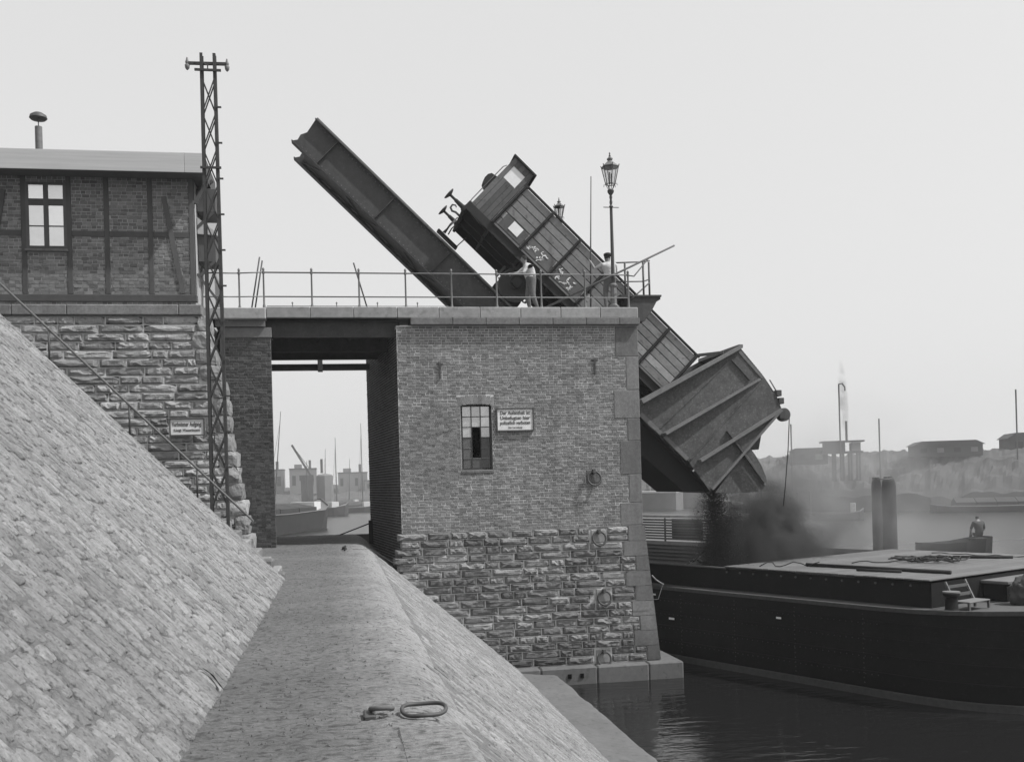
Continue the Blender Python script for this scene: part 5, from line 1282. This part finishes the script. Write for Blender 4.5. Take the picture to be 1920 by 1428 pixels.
for (x, w, h) in secs: b.v += [(x, 59.1-w, WZ+h), (x, 59.1-w*.8, WZ+.1), (x, 59.1, WZ-.1), (x, 59.1+w*.8, WZ+.1), (x, 59.1+w, WZ+h)]
for i in range(len(secs)-1):
    for k in range(4): b.f.append((i*5+k, i*5+k+1, (i+1)*5+k+1, (i+1)*5+k))
b.f.append((0, 1, 2, 3, 4)); b.m = [0]*len(b.f); b.build('hull', MAT['pile'], rb)
MB().bbox(39.8, 41.0, 58.5, 59.7, WZ+1.05, WZ+1.12, .02).build('thwart', MAT['pile'], rb)
J = {}; Q = {}
setj('pelvis', (0, 0, .18), .19); setj('waist', (0, 0, .38), .19); setj('chest', (0, .05, .66), .23); setj('upper', (0, .05, .82), .18); head(J, Q, (0, .1, .92), (0, 1, 0))
setj('shoulder_l', (-.25, .05, .80), .09); setj('elbow_l', (-.36, .1, .48), .07); setj('wrist_l', (-.30, .25, .25), .04)
setj('shoulder_r', (.25, .05, .80), .09); setj('elbow_r', (.36, .1, .48), .07); setj('wrist_r', (.30, .25, .25), .04)
setj('hip_l', (-.12, .05, .14), .11); setj('knee_l', (-.16, .42, .22), .085); setj('ankle_l', (-.16, .46, -.1), .06); setj('toe_l', (-.16, .62, -.14), .05)
setj('hip_r', (.12, .05, .14), .11); setj('knee_r', (.16, .42, .22), .085); setj('ankle_r', (.16, .46, -.1), .06); setj('toe_r', (.16, .62, -.14), .05)
person('boatman in dark coat sitting in the small boat, seen from behind', J, Q, [(c, 3 if m_ in (1, 2) else m_) for c, m_ in CH], (40.4, 59.0, WZ+1.14)).scale = (1.3, 1.3, 1.2)
# ------------------------------------------------------------------ far shores
def far_bank(name, edge, depth, zt, seed, wall=0.0, m_='farbank'):
    """edge: list of (x, y) along the water; the bank rises away from the camera"""
    b = MB(); nu, nv = 220, 14; P_ = [Vector((x, y, 0)) for x, y in edge]; tot = len(P_)-1
    def at(t): k = min(int(t*tot), tot-1); return P_[k].lerp(P_[k+1], t*tot-k)
    def fn(u, v):
        p = at(u); d = Vector((p.x, p.y, 0)).normalized(); q = p + d*(depth*v)
        z = WZ-.3 if v == 0 else WZ+wall+(zt-WZ-wall)*min(1, v*1.15)**.7 + .9*N3(u*13, v*3, seed)*(1 if v > .3 else .4) + .7*N3(u*40, v*9, seed) + .5*N3(u*95, v*14, seed)*(v > .2)
        return (q.x, q.y, z)
    return tag(b.grid(fn, nu, nv).build(name, MAT[m_], fix=False), kind='structure')
far_bank('far_bank', [(60, 175), (64, 150), (70, 135), (78, 124), (90, 117), (130, 100), (190, 70)], 16, 4.6, 1, .8)
far_bank('opposite_shore', [(-190, 330), (-90, 318), (-20, 300), (10, 296), (45, 250), (62, 200), (62, 172)], 40, 2.2, 2, .6)
b = MB(); rnd = random.Random(19)
for i in range(900):
    t = rnd.random(); p_ = Vector((66+46*t, 145-26*t, 0)); p_ += Vector((p_.x, p_.y, 0)).normalized()*rnd.uniform(6, 13)
    z = 3.3+1.2*N3(t*9, 1)+rnd.uniform(0, 1.5)*max(0, N3(t*14, 4)+.35); s_ = rnd.uniform(.15, .5)
    for k in range(3):
        a = rnd.uniform(0, 6.3); c = Vector((p_.x+rnd.uniform(-.4, .4), p_.y+rnd.uniform(-.4, .4), z+rnd.uniform(-.3, .3)))
        b.add([c+Vector((s_*math.cos(a), s_*math.sin(a), 0)), c+Vector((-s_*math.cos(a), -s_*math.sin(a), .1)), c+Vector((0, 0, s_*1.2)), c-Vector((0, 0, s_*.8))], [(0, 2, 1), (0, 1, 3), (0, 3, 2)])
tag(b.build('far_scrub', MAT['farbank'], fix=False), 'ragged scrub along the crest of the far bank', 'scrub', kind='stuff')
# quay wall seen between tower and falling coal
qw = thing('far_quay_wall', 'pale stone quay wall across the water between tower and chute', 'quay', (54, 160, WZ))
MB().zprism([(40, 188), (57.5, 168), (59.5, 170), (42, 190)], WZ-.5, -.9).build('wall', MAT['farwall'], qw); MB().zprism([(39.9, 187.9), (57.5, 167.8), (59.6, 170.1), (42.1, 190.1)], -.9, -.6).build('coping', MAT['farpale'], qw)
def simple_building(label, c, sx, sy, z0, h, roofh, m_='fardark', nwin=4, cat='building', nm='shed', group='sheds on the far shore', rz_=0.0):
    t_ = thing(nm, label, cat, (c[0], c[1], z0), (0, 0, rz_), group=group)
    MB().box(-sx/2, sx/2, -sy/2, sy/2, 0, h).build('wall', MAT[m_], t_, local=True)
    if nm == 'warehouse':
        MB().box(-sx/2-.1, sx/2+.1, -sy/2-.1, sy/2+.1, h, h+.35).build('roof', MAT['fardark'], t_, local=True)
        MB().box(-sx*.32, -sx*.05, -sy*.3, sy*.3, h+.35, h+.35+roofh).build('roof_hut', MAT[m_], t_, local=True)
        MB().box(sx*.22, sx*.30, -sy*.2, sy*.2, h+.35, h+1.6+roofh).build('chimney', MAT['fardark'], t_, local=True)
    else:
        MB().prism([(-sx/2-.3, h), (sx/2+.3, h), (sx/2*.8, h+roofh), (-sx/2*.8, h+roofh)], -sy/2-.3, sy/2+.3).build('roof', MAT['fardark'], t_, local=True)
    for i in range(nwin):
        x = -sx/2+(i+.5)*sx/nwin; MB().box(x-sx/nwin*.2, x+sx/nwin*.2, -sy/2-.06, -sy/2+.1, h*.35, h*.75).build('window', MAT['farwall' if i % 2 else 'void'], t_, local=True)
    return t_
yb = R(-20)
simple_building('long low shed on the crest of the far right bank', (86, 133), 9, 5, 3.6, 1.6, .6, nwin=4, rz_=yb)
simple_building('dim low shed at the far right edge on the bank', (99.5, 132), 8, 5, 3.9, 2.0, .8, nwin=3, rz_=yb)
simple_building('flat roofed shed left of the steam plant on the far bank', (68, 139), 5, 4, 3.0, 2.0, .4, nwin=2, rz_=yb)
# steam plant with funnel
sp = thing('steam_plant', 'small steam engine house on stilts with thin smoking funnel on the far bank', 'engine house', (71.2, 134, 2.0), (0, 0, yb))
def spp(b, n, m_): return b.build(n, MAT[m_], sp, local=True)
for x in (-1.6, -.5, .6, 1.7):
    for y in (-1.2, 1.2): spp(MB().beam((x, y, -1.5), (x, y, 2.4), .28, .28), 'stilt', 'fardark')
spp(MB().box(-3.2, 2.2, -1.5, 1.5, 2.4, 2.7), 'platform', 'fardark'); spp(MB().box(-3.0, -.2, -1.3, 1.3, 2.7, 4.0), 'cabin', 'fardark'); spp(MB().box(.7, 1.9, -1.2, 1.2, 2.7, 3.9), 'boiler_house', 'farwall'); spp(MB().box(-3.4, 2.4, -1.6, 1.6, 4.0, 4.2), 'roof', 'fardark')
spp(MB().lathe([(.16, 4.1), (.16, 6.9), (.22, 7.0)], (0.2, 0, 0), 10), 'funnel', 'fardark')
# poles and masts on the right shore
for (lab, x, y, z0, z1, cr) in (('thin far pole with a hook arm left of the smoke plume', 68.5, 130.3, 4, 13.9, 1), ('short far pole right of the smoke plume', 73.85, 129.4, 3, 9, 0), ('thin far mast at the right edge of the picture', 92.6, 126.2, 3, 12.5, 0), ('faint stub of a far pole near the hoist rope', 62.0, 131.8, 1, 8.6, 0)):
    t_ = thing('far_pole', lab, 'pole', (x, y, z0), group='poles on the far shore'); MB().tube([(x, y, z0-3), (x, y, z1)], .11, 6).build('shaft', MAT['fardark'], t_)
    if cr: MB().tube([(x, y, z1), (x+.5, y, z1+.1), (x+.9, y, z1-.4), (x+.9, y, z1-.9)], .09, 6).build('hook_arm', MAT['fardark'], t_)
# two white guide posts in the water
for (lab, x) in (('pale guide post in the dusty water, left of its pair', 41.4), ('pale guide post in the dusty water, right of its pair', 42.6)):
    t_ = thing('guide_post', lab, 'post', (x, 87, WZ), group='guide posts'); MB().tube([(x, 87, WZ-.3), (x, 87, -.15)], .11, 8).build('shaft', MAT['farwall'], t_); MB().lathe([(.14, -.2), (.14, -.05), (.05, .02)], (x, 87, 0), 8).build('cap', MAT['farwall'], t_)
# boats lying at the far banks
def vessel(label, c, L_, B_, fb, rz_, mast=0.0, m_='fardark', deck='farpale', nm='moored_barge', boom=False, group='barges moored across the harbour', lean=0.0, hatch=True):
    t_ = thing(nm, label, 'barge', (c[0], c[1], WZ), (0, 0, rz_), group=group)
    def q(b, n, m2): return b.build(n, MAT[m2], t_, local=True)
    b = MB(); secs = [(-.5, .12, 1.35), (-.46, .6, 1.15), (-.36, .95, 1.0), (0, 1, .92), (.34, .95, 1.0), (.45, .62, 1.2), (.5, .08, 1.55)]
    for (x, w, h) in secs: b.v += [(x*L_, -w*B_/2, fb*h), (x*L_, -w*B_/2*.8, -.3), (x*L_, w*B_/2*.8, -.3), (x*L_, w*B_/2, fb*h)]
    for i in range(len(secs)-1):
        for k in range(3): b.f.append((i*4+k, i*4+k+1, (i+1)*4+k+1, (i+1)*4+k))
    b.f += [(0, 1, 2, 3), (27, 26, 25, 24)]; b.m = [0]*len(b.f); q(b, 'hull', m_)
    d_ = MB()
    for (x, w, h) in secs: d_.v += [(x*L_, -w*B_/2*.98, fb*h-.12), (x*L_, w*B_/2*.98, fb*h-.12)]
    d_.f = [(2*i, 2*i+1, 2*i+3, 2*i+2) for i in range(len(secs)-1)]; d_.m = [0]*len(d_.f); q(d_, 'deck', 'farwall')
    q(MB().tube([(x*L_, -w*B_/2, fb*h) for (x, w, h) in secs], .08, 5), 'rubbing_strake', 'farwall')
    if hatch:
        for i in range(4):
            x0 = (-.32+i*.155)*L_; q(MB().prism([(-B_*.40, fb), (B_*.40, fb), (B_*.40, fb+.45), (0, fb+1.05), (-B_*.40, fb+.45)], 0, 1), 'x', m_) if False else None
            h_ = MB(); w = B_*.40; vs = []
            for x in (x0, x0+.15*L_): vs += [(x, -w, fb-.1), (x, -w, fb+.45), (x, 0, fb+1.0), (x, w, fb+.45), (x, w, fb-.1)]
            h_.add(vs, [(0, 1, 2, 3, 4), (9, 8, 7, 6, 5), (0, 5, 6, 1), (1, 6, 7, 2), (2, 7, 8, 3), (3, 8, 9, 4)]); q(h_, 'hatch_cover', m_)
    q(MB().box(.34*L_, .40*L_, -B_*.25, B_*.25, fb, fb+1.1), 'deckhouse', deck)
    if mast:
        q(MB().tube([(-.12*L_, 0, fb), (-.12*L_+lean, 0, mast)], [.15, .05], 8), 'mast', 'fardark')
        if boom: q(MB().tube([(-.12*L_, 0, fb+1.2), (-.42*L_, 0, fb+3.6)], .10, 6), 'boom', 'fardark')
        for s_ in (-1, 1): q(MB().tube([(-.12*L_+lean*.9, 0, mast*.9), (-.16*L_, s_*B_*.45, fb)], .025, 4), 'shroud', 'fardark')
    return t_
vessel('near dark barge with hatch covers seen through the passage, bow towards the open water', (-9.4, 128), 36, 6.8, 2.6, R(68), 0)
vessel('dark laden barge moored broadside behind the nearest barge in the passage view', (-3.5, 225), 26, 6, 1.2, R(4), 11.5)
vessel('masted barge at the left behind the nearest barge through the passage', (-14.8, 190), 26, 6, 1.7, R(30), 16.5, boom=True, lean=.5)
vessel('barge with leaning mast beside the crane seen through the passage', (-9.5, 200), 24, 6, 1.7, R(20), 20.5, lean=1.8)
vessel('barge with tall bare mast in the middle of the passage view', (2.2, 235), 22, 6, 1.2, R(8), 17)
vessel('barge with the tallest mast at the right of the passage view', (8.2, 240), 22, 6, 1.2, R(-8), 20.5)
vessel('pale decked barge low on the water below the right crest', (84, 119), 16, 4, .9, R(-22), 0, group='barges along the far bank')
vessel('dim barge hull moored at the right edge below the far bank', (98, 112.5), 20, 4.4, 1.1, R(-24), 0, group='barges along the far bank')
vessel('small pale lighter between the dust and the far bank', (56.5, 112), 9, 3, .9, R(-30), 0, group='barges along the far bank', hatch=False)
for (lab, x, y, L_, r_, m_) in (('slim sloop mast farthest left among the distant hulls', -13.2, 245, 18, 24, 14.0), ('small far hull with thin mast between crane and middle mast', -1.5, 262, 16, 10, 15.5), ('small far hull with short mast right of the middle mast', 4.6, 268, 16, -12, 13.0), ('far hull with slender mast near the passage wall', 11.5, 262, 18, 6, 17.5)):
    vessel(lab, (x, y), L_, 5, 1.3, R(r_), m_, lean=.4)
# crane and buildings beyond the passage
cr = thing('harbour_crane', 'distant harbour crane with slanting jib seen through the passage', 'crane', (-4.0, 232, 0))
MB().box(-8.2, -5.6, 231, 235, -2, 3.4).build('engine_house', MAT['fardark'], cr); MB().box(-8.5, -5.4, 230.8, 235.2, 3.4, 4.6).build('cab', MAT['fardark'], cr)
for dy in (-.6, .6): MB().beam((-5.9, 232+dy, 4.2), (-10.0, 232+dy, 11.4), .45, .55, up=(0, 1, 0)).build('jib', MAT['fardark'], cr)
for i in range(6):
    x = -6.5-.55*i; z = 5.2+.97*i; MB().beam((x, 231.4, z), (x-.3, 232.6, z+.55), .14, .14).build('lattice', MAT['fardark'], cr)
MB().tube([(-6.2, 232, 6.0), (-9.9, 232, 11.3)], .07, 5).build('stay', MAT['fardark'], cr)
tk = thing('round_tank', 'distant round tank with a chimney stub beside the crane', 'tank', (-2.7, 236, 0))
autosmooth(MB().lathe([(1.9, -2), (1.9, 4.4), (1.5, 4.7), (.3, 4.9)], (-3.0, 236, 0), 8).build('shell', MAT['farwall'], tk), 40); MB().tube([(-3.6, 234, 5), (-3.6, 234, 8.2)], .28, 8).build('chimney', MAT['fardark'], tk)
for (lab, c, sx, h, nw) in (('distant pale block at the left edge of the passage view', (-21, 325), 9, 7.5, 3), ('distant block left of the crane in the passage view', (-10.5, 318), 8, 7.5, 3), ('distant low block right of the round tank', (4.5, 322), 9, 6.0, 4), ('distant low range at the right of the passage view', (16, 318), 16, 3.4, 6)):
    simple_building(lab, c, sx, 8, 0, h, 1.2, 'farwall', nw, nm='warehouse', group='warehouses beyond the harbour')
# post and stay at the end of the path
ep = thing('quay_post', 'short dark post with a slanting stay at the far end of the passage', 'post', (1.0, 32.6, 0))
MB().beam((1.0, 32.6, -.3), (1.0, 32.6, .45), .16, .16).build('post', MAT['pile'], ep); MB().tube([(.95, 32.6, .35), (.0, 32.9, .0)], .022, 6).build('stay', MAT['pile'], ep)

# ------------------------------------------------------------------ coal dust, smoke, haze
def cloud(name, label, c, size, m_, cat='dust', rot=(0, 0, 0)):
    b = bmesh.new(); bmesh.ops.create_icosphere(b, subdivisions=3, radius=1.0)
    me = bpy.data.meshes.new(name); b.to_mesh(me); b.free(); me.materials.append(m_)
    o = bpy.data.objects.new(name, me); COL.objects.link(o); o.location = c; o.scale = size; o.rotation_euler = rot
    return tag(o, label, cat, kind='stuff')
volmat('dust_dense', 2.6, .06, 0.1, 2.4, .42, .62, 6, .1, (1, 1, .35))
volmat('dust_dome', 4.6, .12, 0.1, 1.5, .42, .62, 6, .25)
volmat('dust_haze_veil', .0024, .85, 0.1, .06, .3, .6, 3, .3)
volmat('dust_thin', .20, .55, 0.1, .6, .42, .66, 6, .1)
volmat('dust_wisp', 1.5, .25, 0.1, 1.0, .46, .66, 6, .1)
volmat('smoke', 1.9, .32, 0.1, .6, .3, .6, 3, .2)
cloud('coal_dust', 'dense dark coal dust falling straight below the chute mouth', (11.75, 30.0, -.7), (1.15, 1.7, 2.3), MAT['dust_dense'])
for (lab, c, sz) in (('dark billow of coal dust low over the barge hold', (12.9, 30.3, -1.0), (1.7, 1.9, 1.6)), ('tall dark billow of coal dust right of the chute nose', (13.3, 30.5, -.35), (1.25, 1.5, 2.0)), ('trailing billow of coal dust at the edge of the hatch deck', (14.3, 31.0, -1.1), (1.8, 1.8, 1.3)), ('small ragged billow of coal dust beside the hoist rope', (14.0, 31.2, .0), (1.1, 1.4, 1.5))):
    cloud('dust_billow', lab, c, sz, MAT['dust_dome'])
cloud('dust_billow', 'broad drifting billow of coal dust over the far half of the hatch deck', (15.8, 33.2, -.1), (3.2, 2.6, 2.6), MAT['dust_wisp'])
cloud('drifting_dust', 'thin grey dust drifting over the barge and water', (18.0, 36.0, .6), (7.0, 6.0, 4.4), MAT['dust_thin'])
cloud('dust_haze_veil', 'faint veil of coal dust hanging over the far right water', (52, 86, 1), (34, 38, 9), MAT['dust_haze_veil'])
cloud('harbour_haze', 'faint added veil of haze over the harbour beyond the passage', (-4, 205, 2), (60, 62, 15), MAT['dust_haze_veil'], 'smoke')  # volume added to pale the distance beyond the passage
cloud('smoke_plume', 'thin grey smoke plume rising from the far funnel', (71.1, 134, 12.2), (.75, .75, 6.0), MAT['smoke'], 'smoke', (0, R(-3), 0))
hzm = volmat('haze_air', 0.0005, .97, 0.25)
haze = MB().box(-1510, 1510, -130, 1510, WZ-1.6, 22).build('haze', hzm); tag(haze, 'thin pale haze filling the air over the harbour', 'haze', kind='stuff')
